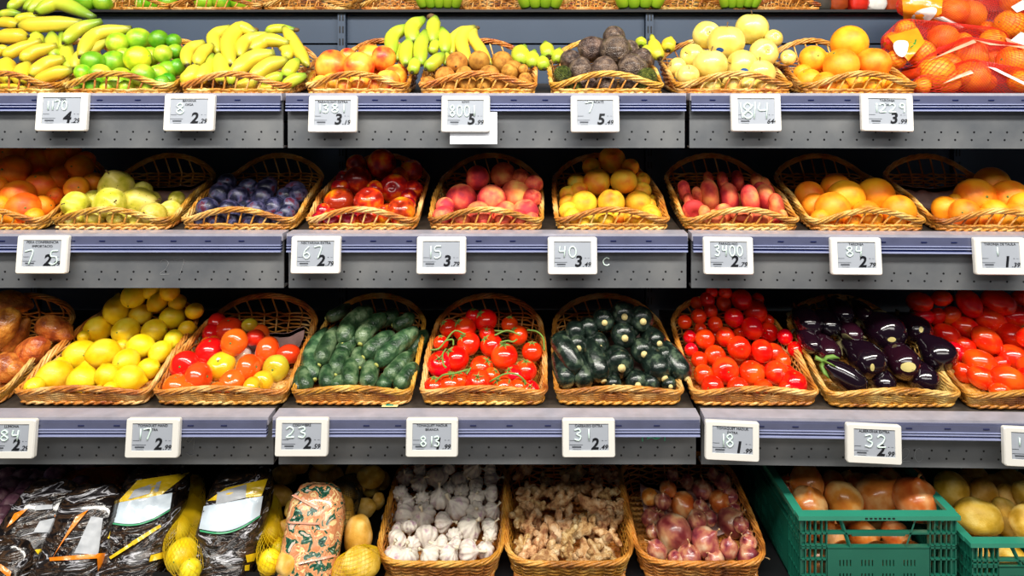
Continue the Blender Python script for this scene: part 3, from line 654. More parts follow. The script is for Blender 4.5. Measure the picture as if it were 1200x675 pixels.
def pile(row, reg, k, items, descr, cat, where, group, dirs=('f','u','l','r','uf','b'), binpx=None, col=None, Y0=None, ymax=None, relax=True, sc=1.0, rowfn=None, fill=0, fillx=None, filldescr=None):
    out = []; pts = []
    for it in items:
        x, y, r = it[:3]; ex = it[3] if len(it) > 3 else {}
        px, py = px_(ex.get('reg', reg), x, y); rp = r/REG[ex.get('reg', reg)][2]*sc
        Y = (rowfn or (lambda a, b: pileY(row, a, b)))(py, px)+ex.get('dy', 0)
        pts.append([px, py, rp, Y, ex])
    if relax:
        for _ in range(70):
            mv = False
            for i in range(len(pts)):
                for j in range(i+1, len(pts)):
                    a, b = pts[i], pts[j]
                    if abs(a[0]-b[0]) > a[2]+b[2] or abs(a[1]-b[1]) > a[2]+b[2]: continue
                    d = (P(a[0],a[1],a[3])-P(b[0],b[1],b[3])).length; need = .93*(a[2]*a[3]+b[2]*b[3])/F
                    if d < need:
                        s = .25*(need-d)+.0005; mv = True
                        back = a if (a[3], -a[1]) > (b[3], -b[1]) else b; frt = b if back is a else a
                        back[3] += s; frt[3] -= s*.35
            lo = (rowfn or (lambda a, b: pileY(row, a, b)))
            for p in pts:
                base = lo(p[1], p[0]); p[3] = max(base-.03, min(base+.045, p[3]))
            if not mv: break
    fl_items = []
    for px, py, rp, Y, ex in pts:
        if fillx:
            yf = fillx[2]-.02   # inner face of the basket front
            Y = min(Y, yf+.335-.035-rp*2/F)
            for _ in range(3): Y = max(Y, yf+.013+rp*Y/F)
        R = rp*Y/F; c = P(px, py, Y); fz = floorZ(row, c.y, c.x)+.006
        if fillx:
            y0 = fillx[2]-.02; fr = max(0, min(1, (c.y-y0)/.335)); xc = ((fillx[0]+fillx[1])/2-CX)*y0/F
            hw_ = (fillx[1]-fillx[0]+20)/2*y0/F*(1-(.14 if row < 4 else 0)*fr)-.008
            rimz = floorZ(row, c.y, c.x)+.05+.03*fr
            if c.z < rimz+R*.6:
                lim = max(.01, hw_-(.012 if c.z < rimz else 0)-R*.9); c.x = max(xc-lim, min(xc+lim, c.x))
        if c.z-R*.9 < fz: c.z = fz+R*.9
        kk = ex.get('k', k); o = copy_kind(kk, random.randrange(6)); o.location = c
        orient(o, ex.get('d', random.choice(dirs)), R*ex.get('R', 1), ex.get('s', (1,1,1)), ex.get('spin'))
        cc = ex.get('col', col)
        if cc:
            if isinstance(cc, list): cc = random.choice(cc)
            o.color = cc
        o['category'] = ex.get('cat', cat); o['group'] = group
        out.append((o, px, py, ex.get('n', descr))); fl_items.append((c, R)); ALL.append((c, R))
    rm = sum(p[2] for p in pts)/len(pts)
    label_rows(out, where, binpx or rm*1.05)
    if fill and fillx:
        # the layers underneath, seen through the gaps
        rr = sum(R for _, R in fl_items)/len(fl_items)*.9; n = 0
        xa, xb, ya, yb = fillx; cand = []
        y = ya+rr
        while y < yb-rr:
            z = floorZ(row, y, 0)+rr+.008
            lvl = 0
            while z < ZC+.2 and lvl < 4:
                s = Y_ = y
                x = (xa-CX)*y/F+rr+(rr if lvl % 2 else 0)
                while x < (xb-CX)*y/F-rr:
                    near = [c.z for c, R in fl_items if abs(c.x-x) < R*1.5 and abs(c.y-y) < R*1.8]
                    if near and z < max(near)-rr*.7 and all((c-Vector((x,y,z))).length > .93*(R+rr) for c, R in fl_items): cand.append(Vector((x+random.uniform(-.003,.003), y, z))); fl_items.append((cand[-1], rr))
                    x += rr*1.9
                z += rr*1.75; lvl += 1
            y += rr*1.9
        random.shuffle(cand)
        for c in cand[:fill]:
            o = copy_kind(k, random.randrange(6)); o.location = c; orient(o, random.choice(dirs), rr)
            if col: o.color = random.choice(col) if isinstance(col, list) else col
            tag(o, filldescr or f'{descr} mostly hidden under the visible ones, {where}', cat, group+' underneath')
    return out
W_ = (1,1,1,1)
def bfx(px0, px1, row):
    y = BY(row, (px0+px1)/2) if row < 4 else 1.63; return (px0+10, px1-10, y+.02, y+.30)
# --- limes
DG = (.42,.72,.5,1); LG = (1.35,1.2,1.2,1); YG = (1.9,1.3,.9,1)
D = lambda **k: k
pile(1, '1a', 'lime', [(645,185,56), (738,183,44,D(col=DG)), (808,190,34,D(col=DG)), (547,200,50,D(col=LG)), (640,272,60,D(col=YG)), (700,262,45,D(col=LG)), (758,250,42), (815,240,36), (430,287,50,D(col=DG)), (530,292,57,D(col=LG)), (575,255,34),
  (665,352,54), (735,345,44,D(col=LG)), (780,328,46,D(col=DG)), (828,312,40,D(col=DG)), (465,345,48,D(col=LG)), (565,365,52), (368,335,36,D(col=LG)), (300,412,36), (365,392,38), (440,395,42,D(col=DG)), (545,388,42), (500,415,34,D(col=LG)), (590,418,36), (690,398,38), (770,385,36,D(col=DG)), (830,372,34,D(col=DG))],
  'green lime', 'lime', 'lime basket', 'limes in the basket', dirs=('f','uf','d','df','l','r','b'), fill=10, fillx=bfx(62,200,1))
# --- blushed peaches, kiwis, avocados, apples, oranges
pile(1, '1b', 'blush_peach', [(345,308,78), (425,265,42), (480,312,72), (530,268,64,D(dy=.04)), (592,272,60,D(dy=.02)), (612,385,60), (665,362,58,D(dy=.02)), (270,402,46), (350,392,50), (410,402,40), (482,388,50), (555,398,40), (672,340,44,D(dy=.07))],
  'blushed yellow peach', 'peach', 'blushed peach basket', 'blushed peaches in the basket', dirs=('f','u','uf','l'), fill=6, fillx=bfx(350,480,1))
pile(1, '1b', 'kiwi', [(935,293,52), (1038,285,50), (1145,290,52), (880,358,48), (970,350,42), (1085,352,50), (1180,335,40), (900,398,40), (985,392,42), (1060,392,38), (1130,392,40), (1190,388,36), (5,330,50,D(reg='1c',col=W_)), (70,368,32,D(reg='1c')), (52,322,24,D(reg='1c')), (105,395,28,D(reg='1c'))],
  'golden brown kiwi', 'kiwi', 'kiwi basket', 'kiwis in the basket', dirs=('d','df','f','l','b'), fill=10, fillx=bfx(484,634,1))
pile(1, '1c', 'avocado', [(475,170,52), (370,228,62), (482,236,74,D(d='df')), (272,275,46), (548,232,44,D(dy=.04)), (320,325,58), (430,327,62), (560,315,66), (605,272,50,D(dy=.02)), (665,362,48,D(k='green_avocado',n='green knobbly avocado')), (215,345,42,D(k='green_avocado',n='green knobbly avocado')), (350,392,42), (440,392,46), (540,388,42), (290,402,36,D(k='green_avocado',n='green knobbly avocado')), (610,395,34,D(k='green_avocado',n='green knobbly avocado'))],
  'dark brown avocado', 'avocado', 'avocado basket', 'avocados in the basket', dirs=('u','d','l','r','b','uf'), fill=8, fillx=bfx(640,785,1))
ap = pile(1, '1c', 'apple', [(905,165,66), (995,200,86), (1115,135,76,D(dy=.03,d='u')), (840,262,58), (922,306,80,D(d='u')), (1070,308,76), (1170,248,66,D(dy=.03)), (755,312,44), (800,352,52), (745,350,36), (930,402,44), (1022,402,46), (1100,398,42), (1175,400,44), (25,180,42,D(reg='1d',dy=.06,n='green yellow apple')), (95,268,36,D(reg='1d')), (60,345,72,D(reg='1d',d='u')), (130,318,42,D(reg='1d',dy=.05)), (-20,240,60,D(reg='1d',dy=.07)), (90,400,38,D(reg='1d'))],
  'yellow apple', 'apple', 'yellow apple basket', 'yellow apples in the basket', dirs=('f','u','uf','l','ul','lf'), fill=8, fillx=bfx(789,930,1))
ORY = (1.02,1.12,1.5,1); ORD_ = (1,.82,.6,1)
pile(1, '1d', 'orange', [(378,203,85,D(d='b')), (340,305,82), (210,275,64), (250,288,52,D(dy=.03)), (490,295,78), (190,375,58), (265,392,55), (155,342,44,D(dy=.02)), (330,408,42), (405,402,50), (480,402,46), (555,402,46), (615,402,45), (672,410,34)],
  'large yellow orange', 'orange', 'top row orange basket', 'oranges in the top row basket', dirs=('b','u','f','ul'), col=[ORY, (1.03,1.2,2,1)], fill=8, fillx=bfx(940,1080,1))
# --- row 2
pile(2, '2a', 'orange', [(50,80,58), (155,52,44), (262,90,56), (332,62,42), (398,112,44,D(dy=.03)), (170,122,66), (60,162,76), (368,147,62), (277,192,56), (195,230,72), (432,212,46), (357,240,54), (-12,230,44), (85,277,74), (268,278,40), (197,328,54), (-5,325,50), (110,367,74), (12,395,44), (60,412,40), (160,412,42)],
  'bright orange orange', 'orange', 'left orange basket', 'small oranges in the left basket', dirs=('rf','f','r','uf'), col=[ORD_, (1,.95,.8,1)], fill=12, fillx=(-75,38,1.782,2.05))
pile(2, '2a', 'pear', [(540,230,76,D(d='uf')), (304,315,60), (405,308,58), (512,310,72), (645,308,76,D(d=(1,-.1,.1))), (655,250,42,D(dy=.03)), (712,382,58), (795,352,50), (820,292,38,D(dy=.03)), (340,420,42), (440,412,48), (550,412,48), (605,385,42), (640,415,36)],
  'yellow-green pear', 'pear', 'pear basket', 'green pears in the basket', dirs=('f','uf','lf','rf'), fill=6, fillx=bfx(48,200,2))
pile(2, '2a', 'plum', [(1030,268,56), (1110,282,48), (1055,215,44), (965,337,52), (1065,342,50), (1145,342,46), (1182,285,38), (1155,237,42), (45,247,48,D(reg='2b')), (32,290,52,D(reg='2b')), (85,337,56,D(reg='2b')), (140,277,42,D(reg='2b')), (182,252,46,D(reg='2b')), (207,330,46,D(reg='2b')), (155,362,42,D(reg='2b')), (250,272,46,D(reg='2b')), (-5,345,50,D(reg='2b')), (940,395,38), (1010,412,40), (1090,412,40), (1168,412,42), (40,405,42,D(reg='2b')), (110,400,40,D(reg='2b')), (60,225,38,D(reg='2b',dy=.03))],
  'dark blue plum', 'plum', 'plum basket', 'plums in the basket', fill=14, fillx=bfx(202,348,2))
pile(2, '2b', 'nectarine', [(585,127,71,D(dy=.02)), (467,130,48,D(dy=.03)), (475,204,67), (643,243,71), (525,302,70), (388,305,72), (707,345,66), (740,287,44), (722,160,56,D(dy=.03)), (757,250,50,D(dy=.03)), (395,238,46), (552,245,42), (310,348,38), (612,350,40), (770,318,36), (668,192,52,D(dy=.04)), (350,397,46), (440,402,50), (520,402,50), (600,390,48), (665,408,38), (285,385,34)],
  'red and orange nectarine', 'nectarine', 'nectarine basket', 'nectarines in the basket', dirs=('f','u','uf','l','r'), fill=14, fillx=bfx(350,492,2))
pile(2, '2b', 'pink_peach', [(1030,192,58), (1150,177,60), (955,290,73), (1095,290,69), (1195,270,50,D(dy=.03)), (1035,372,60), (880,325,44,D(dy=.02)), (870,375,52), (1160,368,58), (960,408,44), (1060,412,48), (1150,415,44), (-20,190,44,D(reg='2c',dy=.03)), (38,190,42,D(reg='2c')), (102,222,44,D(reg='2c')), (15,272,70,D(reg='2c')), (105,285,46,D(reg='2c')), (80,350,62,D(reg='2c')), (118,318,36,D(reg='2c',dy=.03)), (35,405,44,D(reg='2c')), (100,405,38,D(reg='2c'))],
  'fuzzy pink peach', 'peach', 'pink peach basket', 'pink peaches in the basket', dirs=('f','u','uf','d','l'), fill=14, fillx=bfx(495,642,2))
pile(2, '2c', 'peach', [(465,107,63), (370,142,44), (550,142,42), (395,209,63), (520,207,63), (605,202,38), (300,212,42), (312,252,42), (245,272,44), (605,252,44), (335,312,63), (462,307,63), (588,310,63), (250,312,46), (248,348,46), (662,360,44), (662,318,34), (285,385,46), (648,388,50), (365,395,42), (435,405,42), (500,402,40), (560,400,40), (610,405,34), (330,412,32)],
  'yellow peach', 'peach', 'yellow peach pyramid', 'yellow peaches in the pyramid', dirs=('f','u','uf','d'), fill=16, fillx=bfx(646,792,2), rowfn=lambda py, px: 1.795+(252-py)*.0021)
fs_ = lambda **k: dict(d=(1,-.15,.15), **k)
pile(2, '2c', 'flat_peach', [(920,270,70,fs_()), (1012,287,70,fs_()), (1108,292,66,fs_()), (780,255,50), (820,305,42), (828,352,52), (900,372,50), (985,372,46), (915,205,40,fs_()), (980,207,42,fs_()), (1050,205,46,fs_()), (862,275,40,fs_(dy=.03)), (1142,222,50,fs_()), (1185,275,62,fs_()), (1068,368,46), (950,408,42), (1080,410,42), (1150,408,42), (20,290,68,fs_(reg='2d')), (85,322,56,fs_(reg='2d')), (70,375,36,D(reg='2d')), (-15,240,50,fs_(reg='2d',dy=.03)), (60,405,36,D(reg='2d')), (-10,400,40,D(reg='2d')), (60,265,42,fs_(reg='2d',dy=.03))],
  'pink flat peach', 'flat peach', 'flat peach basket', 'flat peaches in the basket', fill=12, fillx=bfx(798,946,2), sc=1.06)
pile(2, '2d', 'orange', [(362,287,86,D(d='df')), (532,277,86,D(d='b')), (315,238,68,D(dy=.03)), (175,272,66), (218,322,60), (300,367,80,D(d='b')), (460,372,64), (620,322,46), (655,375,76,D(d='b')), (480,410,50), (600,410,46), (200,385,46), (390,410,44)],
  'large orange', 'orange', 'middle row orange basket', 'oranges in the middle row basket', col=[(1,.98,1,1), (1,1.1,1.3,1)], dirs=('b','f'), fill=8, fillx=bfx(948,1096,2))
pile(2, '2d', 'orange', [(965,288,93,D(d='f')), (1142,285,82,D(d='lf')), (1078,220,78,D(dy=.04)), (825,337,60), (915,374,66), (1055,372,60), (1165,380,60), (1000,408,46), (1120,410,46), (870,300,34,D(dy=.03)), (1240,330,70)],
  'plump orange', 'orange', 'right end orange basket', 'oranges in the right end basket', col=[(1,1.02,1,1)], dirs=('f','lf'), fill=6, fillx=(1108,1236,1.755,2.0))
# --- row 3
pile(3, '3a', 'lemon', [(622,65,60), (733,95,48), (826,97,42), (905,137,42), (542,132,63), (655,152,53), (803,165,57), (455,222,66), (585,230,66), (717,229,59), (870,217,38), (810,268,46), (655,300,61), (480,335,74), (350,343,76), (588,370,63), (745,327,53), (690,405,53), (250,452,75), (382,462,71), (497,437,56), (600,467,69), (245,392,42), (160,487,46), (515,502,40), (790,45,48), (702,42,40), (390,255,30), (455,505,24), (440,390,40,D(dy=.04)), (570,300,34,D(dy=.04))],
  'ripe yellow lemon', 'lemon', 'lemon basket', 'lemons in the basket', sc=.9, dirs=('d','df','l','r','dl','dr','f','lf'), fill=14, fillx=bfx(6,174,3), col=[(1,1,1,1),(1,.95,.8,1),(1,1.03,1.5,1)])
TR = (.86,.035,.015,1); TO = (.93,.16,.02,1); TY = (.92,.62,.03,1); TG = (.62,.62,.05,1)
pile(3, '3a', 'tomato', [(833,390,66,D(col=TR,d='f',n='red beefsteak tomato')), (960,320,66,D(col=TR,n='red beefsteak tomato')), (1090,282,62,D(col=TO)), (1028,415,66,D(col=TY,n='yellow beefsteak tomato')), (1155,402,62,D(col=TO)), (922,482,70,D(col=(.9,.09,.02,1))), (790,490,60,D(col=TO)), (1080,497,60,D(col=TO)), (1175,495,50,D(col=TY,n='yellow beefsteak tomato')), (885,292,48,D(col=TO)), (1065,222,62,D(col=TR,n='red beefsteak tomato')), (1010,192,46,D(col=TR,n='red beefsteak tomato')), (985,242,46,D(col=TR,n='red beefsteak tomato')), (1160,202,36,D(col=TG,n='green beefsteak tomato')), (1185,262,46,D(col=TR,n='red beefsteak tomato')),
  (52,322,66,D(reg='3b',col=TO)), (18,245,44,D(reg='3b',col=TO)), (152,340,56,D(reg='3b',col=TR,n='red beefsteak tomato')), (92,427,62,D(reg='3b',col=TG,n='green beefsteak tomato')), (-15,400,52,D(reg='3b',col=TO)), (30,490,50,D(reg='3b',col=TY,n='yellow beefsteak tomato')), (920,400,50,D(col=TR,dy=.04,n='red beefsteak tomato')), (1010,505,40,D(col=TO)), (870,510,40,D(col=TO))],
  'orange beefsteak tomato', 'tomato', 'mixed tomato basket', 'beefsteak tomatoes in the basket', dirs=('f','u','uf','l','r','d'), fill=6, fillx=bfx(170,338,3))
pile(3, 'T', 'round_tomato', [(215,520,59), (275,592,66), (425,608,66), (575,608,61), (725,603,61), (840,570,74), (770,522,56), (350,495,79), (505,512,74), (650,510,71), (187,435,50), (290,412,63), (430,365,69), (565,382,67), (695,402,66), (772,440,46), (350,300,58), (230,312,58), (508,248,66), (620,272,56), (700,300,46), (150,375,40), (142,300,40), (195,180,46), (112,212,42), (292,225,46), (400,187,56), (528,152,71,D(dy=.02)), (265,147,42), (342,102,46), (445,80,62), (245,82,46), (180,100,36), (540,78,38), (350,38,40), (602,202,34), (205,255,38), (435,275,36,D(dy=.03)), (270,35,36)],
  'round red tomato', 'tomato', 'round tomato basket', 'round tomatoes in the basket', dirs=('l','f','u','b','r','lf'), fill=14, fillx=bfx(812,964,3), col=[(1,1,1,1),(1,1.4,1.3,1),(.96,.7,.8,1)])
ptd = lambda a, **k: dict(d=(math.cos(a), -.4, math.sin(a)), s=(.78,.78,.78), **k)
pile(3, 'EG', 'plum_tomato', [(675,80,62,ptd(0)), (785,62,50,ptd(.3)), (925,88,72,ptd(-1.2)), (1072,82,80,ptd(-.4)), (1190,60,50,ptd(.2)), (830,150,54,ptd(.9)), (905,207,66,ptd(-.3)), (1032,172,80,ptd(-.6)), (1160,152,66,ptd(.2)), (815,247,66,ptd(-.5)), (908,300,50,ptd(-.6)), (1012,272,76,ptd(-.8)), (1150,258,80,ptd(-.5)), (862,335,56,ptd(-.9)), (982,390,84,ptd(-.4)), (1155,365,80,ptd(-.5)), (895,440,56,ptd(-.7)), (990,492,70,ptd(-.4)), (1122,472,84,ptd(-.3)), (692,155,54,ptd(.3)), (762,155,48,ptd(1.2)), (1215,470,70,ptd(.8)), (1085,390,44,ptd(.3,dy=.03)), (1240,400,70,ptd(.3)), (1240,260,70,ptd(.3)), (1235,140,60,ptd(.4)), (1080,540,50,ptd(0))],
  'oval red plum tomato', 'tomato', 'plum tomato basket', 'plum tomatoes in the basket', fill=8, fillx=(1144,1290,1.655,1.9), col=[(1,1,1,1),(1,1.5,1.3,1)])
pile(3, '3a', 'sweet_potato', [(0,235,66,dict(d=(-.5,-.1,-.9),dy=-.02)), (40,400,72,dict(d=(.9,-.3,-.2),s=(.85,.85,.62))), (150,320,64,dict(d=(.7,-.3,.6),s=(1,1,.8))), (70,250,50,dict(d=(.5,.2,.8),dy=.03)), (255,225,56,dict(d=(.8,0,-.4),s=(1,1,.9))), (55,95,50,dict(d=(.9,0,-.2),s=(1,1,1.1)))],
  'orange-brown sweet potato', 'sweet potato', 'left edge basket', 'sweet potatoes in the left edge basket', relax=False, binpx=14)
# --- row 4
pile(4, 'G', 'garlic', [(70,550,64,D(d='u')), (195,558,66,D(d='u')), (330,556,62), (450,552,62,D(d='ur')), (565,528,68), (665,517,54), (135,452,60,D(d='dl')), (225,482,46), (310,436,71,D(d='df')), (402,480,46), (480,432,46), (488,482,42), (570,387,72,D(d='ur')), (697,377,52), (700,430,40), (205,372,46), (290,306,73,D(d='uf')), (410,350,58), (110,315,75,D(d='r')), (500,262,75,D(d='ul')), (612,290,62), (712,282,52,D(d='ur')), (200,232,44), (285,207,44), (390,205,65,D(d='u')), (617,192,48), (705,172,50), (132,172,46), (525,160,46), (452,135,40), (267,112,52), (375,72,66), (515,87,56), (182,72,50), (612,117,46), (702,82,52), (590,32,56), (272,30,40), (700,28,42), (60,400,44,D(dy=.03)), (345,500,36,D(dy=.03)), (60,250,36), (445,20,40)],
  'white garlic bulb', 'garlic', 'garlic basket', 'garlic bulbs in the basket', dirs=('uf','u','f','d','l','r','ul','ur'), fill=20, fillx=(447,582,1.66,1.95), binpx=11)
sR = lambda **k: dict(**k)
pile(4, 'RO', 'red_onion', [(115,330,56), (262,415,112,D(d='dl')), (400,332,58), (450,467,88,D(d='ur')), (608,357,86,D(d='ur')), (595,512,62,D(d='u',s=(.85,.85,1.2))), (725,365,50), (712,475,52), (712,568,76,D(d='r')), (505,575,60), (350,560,72), (265,572,48), (157,522,62,D(d='ul',s=(.9,.9,1.3))), (315,245,76,D(k='onion',n='brown papery onion')), (430,152,60,D(d='u')), (222,147,52,D(d='u',k='onion',n='brown papery onion')), (112,195,50,D(k='onion',n='brown papery onion')), (537,225,66,D(k='onion',n='brown papery onion')), (192,222,52), (475,325,46), (682,192,52), (560,112,52), (340,102,44), (132,405,44), (660,270,40,D(dy=.03)), (420,255,44), (250,60,36), (500,60,40), (755,430,36,D(dy=.02))],
  'papery red onion', 'onion', 'red onion basket', 'red onions in the basket', dirs=('u','uf','ul','ur','l','r'), fill=12, fillx=(758,898,1.66,1.95), binpx=12)
# ------------------------------------------------------------------ long fruit: bananas, cucumbers, courgettes, aubergines
def horn(pts, r, prof, n=14, seg=18, angular=0.0, name='banana', mat=None):
    """pts world points (tip first); returns mesh in coordinates relative to the middle point"""
    c = Vector(pts[len(pts)//2]); q = [p-c for p in bez(pts, seg)]
    def pr(t):
        x = t*(len(prof)-1); i = min(int(x), len(prof)-2); f = x-i; f = f*f*(3-2*f); return prof[i]*(1-f)+prof[i+1]*f
    m = MB(); N = len(q); vs = []; ts = []; fs = []; u = None
    for i, p in enumerate(q):
        d = (q[min(i+1, N-1)]-q[max(i-1, 0)]).normalized()
        u = (Vector((0,0,1)) if u is None else u); u = u-d*u.dot(d)
        if u.length < 1e-4: u = d.orthogonal()
        u.normalize(); w_ = d.cross(u)
        for k in range(n):
            a = 2*PI*k/n; rr = r*pr(i/(N-1))*(1+angular*math.cos(5*a)); vs.append(p+(u*math.cos(a)+w_*math.sin(a))*rr); ts.append(i/(N-1))
    for i in range(N-1):
        for k in range(n): fs.append((i*n+k, i*n+(k+1) % n, (i+1)*n+(k+1) % n, (i+1)*n+k))
    fs.append(tuple(range(n-1, -1, -1))); fs.append(tuple((N-1)*n+k for k in range(n)))
    m.add(vs, fs, 0, ts); me = m.mesh(name, mat, attr=True); return me, c
BPROF = [.26, .62, .93, 1, 1, 1, 1, 1, .96, .8, .58, .45]
def bunch(row, reg, bananas, label, group='banana bunches', mat='banana', stem=None, base_dy=0):
    allp = []
    for b in bananas:
        for (x, y) in b[0]: px, py = px_(reg, x, y); allp.append(P(px, py, pileY(row, py, px)+base_dy))
    c = sum(allp, Vector())/len(allp); c.z = min(p.z for p in allp)
    root = empty('banana_bunch', c)
    for b in bananas:
        pp, r = b[0], b[1]; ex = b[2] if len(b) > 2 else {}
        pts = []
        for i, (x, y) in enumerate(pp):
            px, py = px_(reg, x, y); Y = pileY(row, py, px)+base_dy+ex.get('dy', 0)+ex.get('dz', [0]*9)[i]
            if row == 1: Y = max(Y, 1.80)
            pts.append(P(px, py, Y))
        R = r/REG[reg][2]*pts[1].y/F
        me, mid = horn(pts, R, ex.get('prof', BPROF), angular=.05, seg=14, mat=M[ex.get('mat', mat)])
        o = bpy.data.objects.new('banana', me); C.objects.link(o); o.parent = root; o.location = mid-c; o.color = ex.get('col', (1,1,1,1))
        t0, t1 = pts[0]-c, pts[1]-c; d = (t0-t1).normalized(); m = MB(); m.tube([t0-d*R*.05-(mid-c), t0+d*R*.22-(mid-c)], [R*.2, R*.14], 7); m.build('tip', dark_tip, o)
    if stem:
        px, py = px_(reg, *stem[:2]); Y = pileY(row, py, px)+base_dy; R = stem[2]/REG[reg][2]*Y/F; m = MB(); m.ball(P(px, py, Y)-c, R, 10, sc=(1.1,1,.8)); m.build('crown_stem', brown_stem, root)
    tag(root, label, 'banana', group); return root
GC = (.86,1.02,.7,1); PC = (1.0,1.0,1.25,1); RC = (1.02,.93,.7,1)
bunch(1, 'B0', [([(252,95),(430,25),(675,125)],52), ([(205,90),(330,0),(520,-20)],46,D(dy=.02)), ([(168,68),(300,-10),(430,-30)],40,D(dy=.04)), ([(60,70),(130,15),(235,-15)],38,D(dy=.04))], 'large green and yellow bananas heaped at the top left corner', mat='banana_g')
bunch(1, 'B0', [([(132,185),(330,178),(590,165)],58), ([(95,150),(190,125),(300,130)],34,D(dy=.03,col=GC)), ([(-20,110),(60,95),(150,100)],30,D(dy=.03,mat='banana_g'))], 'long yellow bananas lying flat below the top left green bunch', mat='banana')
bunch(1, 'B0', [([(455,312),(560,215),(735,150)],48,D(mat='banana_g',dy=-.015))], 'single green banana slanting over the vertical green ones at left')
bunch(1, 'B0', [([(572,412),(690,250),(945,205)],52), ([(535,500),(590,400),(780,290)],48,D(dy=.025,col=PC))], 'curved yellow bananas arching behind the limes')
bunch(1, 'B0', [([(265,350),(262,300),(260,240)],52,D(mat='banana_g',dy=.03)), ([(395,420),(385,330),(372,240)],50,D(mat='banana_g',dy=.02)), ([(500,510),(480,380),(445,240)],46,D(mat='banana_g',dy=.03)), ([(445,470),(430,380),(425,300)],30,D(mat='banana_g',dy=.05))], 'upright green bananas between the yellow bunches at left', mat='banana_g')
bunch(1, 'B0', [([(130,180),(60,165),(-40,160)],42,D(col=RC)), ([(200,262),(90,265),(-50,265)],58,D(col=RC))], 'ripe freckled bananas cut off at the left edge')
bunch(1, 'B0', [([(22,412),(110,365),(300,290)],44,D(col=RC)), ([(150,440),(240,380),(412,325)],48,D(col=RC,dy=-.01)), ([(-30,400),(0,360),(60,345)],36,D(col=RC,dy=.01))], 'small ripe bananas in the middle of the left basket')
bunch(1, 'B0', [([(70,590),(45,500),(50,430)],64,D(col=RC)), ([(150,612),(155,530),(205,455)],54,D(col=RC)), ([(215,550),(330,465),(465,420)],54,D(col=RC)), ([(235,605),(380,535),(520,500)],50,D(col=RC,dy=-.02)), ([(-40,640),(60,635),(190,640)],34,D(col=RC))], 'short ripe bananas along the front rim of the left basket')
bunch(1, 'B1', [([(118,480),(130,365),(240,300)],46), ([(188,470),(225,385),(300,320)],46,D(dy=-.01))], 'yellow banana pair nearest the limes', base_dy=-.01)
bunch(1, 'B1', [([(85,610),(150,540),(200,470)],54), ([(190,600),(235,535),(262,460)],46), ([(275,580),(280,480),(300,390)],34,D(mat='banana_g')), ([(365,600),(368,500),(345,395)],58), ([(430,610),(440,540),(440,480)],30,D(mat='banana_g'))], 'pale yellow bananas standing behind the front rim beside limes')
bunch(1, 'B1', [([(348,388),(312,270),(430,195)],50,D(dy=.01)), ([(440,478),(415,310),(500,205),(610,240)],56,D(dy=-.01)), ([(492,415),(540,300),(700,245)],50,D(dy=.01))], 'tall yellow banana bunch at the top of the second basket', stem=(610,215,22))
bunch(1, 'B1', [([(572,370),(690,290),(850,310)],50,D(dy=-.02)), ([(835,430),(840,360),(760,290)],46,D(dy=.01)), ([(680,230),(760,208),(900,215)],34,D(dy=.03,mat='banana_g')), ([(990,480),(890,310),(815,200)],46)], 'yellow bananas with brown crown stem at right of second basket', stem=(905,215,20))
bunch(1, 'B1', [([(440,540),(570,430),(750,380)],60), ([(560,590),(690,480),(840,430)],56), ([(660,610),(740,565),(820,540)],42,D(mat='banana_g')), ([(820,560),(865,490),(915,430)],48,D(mat='banana_g',dy=-.01)), ([(800,630),(880,580),(975,540)],44,D(mat='banana_g')), ([(470,640),(540,610),(620,570)],46), ([(620,650),(700,640),(780,620)],40)], 'fat yellow bananas slanting above the front rim, second basket')
bunch(1, 'B2', [([(122,405),(125,260),(260,185)],50), ([(282,315),(262,200),(350,135)],54,D(dy=-.015)), ([(410,310),(415,200),(430,125)],50,D(dy=-.01)), ([(500,385),(500,290),(475,205)],46), ([(158,440),(170,370),(205,310)],32,D(dy=.02,mat='banana_g')), ([(220,475),(222,370),(250,280)],50,D(dy=-.01)), ([(330,468),(325,340),(360,225)],50,D(dy=-.02)), ([(398,385),(420,340),(430,280)],38,D(mat='banana_g')), ([(362,500),(420,450),(490,390)],48,D(mat='banana_g',dy=-.03)), ([(262,525),(280,475),(290,420)],44,D(mat='banana_g',dy=-.02)), ([(500,470),(510,420),(515,380)],26,D(mat='banana_g'))], 'green-yellow banana hand left of the pale bananas', mat='banana_g', stem=(400,120,30))
bunch(1, 'B2', [([(550,400),(545,300),(620,230),(700,200)],42,D(col=PC)), ([(680,470),(620,320),(640,240),(715,195)],48,D(col=PC,dy=-.01)), ([(830,470),(745,340),(700,270),(715,205)],44,D(col=PC))], 'three pale yellow bananas joined above the kiwis', stem=(732,200,18), base_dy=.02)
SB = [.3,.7,1,1,1,1,1,.8,.5,.4,.3]
bunch(1, '1c', [([(40,300),(40,250),(60,215)],42,D(prof=SB,mat='banana_g')), ([(95,310),(95,270),(105,235)],32,D(prof=SB,mat='banana_g')), ([(150,320),(143,290),(140,260)],30,D(prof=SB,mat='banana_g')), ([(172,270),(162,230),(155,195)],33,D(prof=SB,mat='banana_g')), ([(205,290),(215,255),(222,225)],28,D(prof=SB,mat='banana_g'))], 'stubby light green bananas between the kiwis and avocados', base_dy=.06)
bunch(1, '1c', [([(600,215),(600,195),(605,175)],26,D(prof=SB,mat='banana_g')), ([(690,275),(665,225),(650,165)],32,D(prof=SB)), ([(725,235),(730,205),(740,175)],32,D(prof=SB)), ([(625,260),(628,235),(630,215)],28,D(prof=SB,mat='banana_g'))], 'small yellow-green bananas between the avocados and apples', base_dy=.07)
CPROF = [.35, .82, 1, 1, 1, 1, 1, .95, .75, .35]
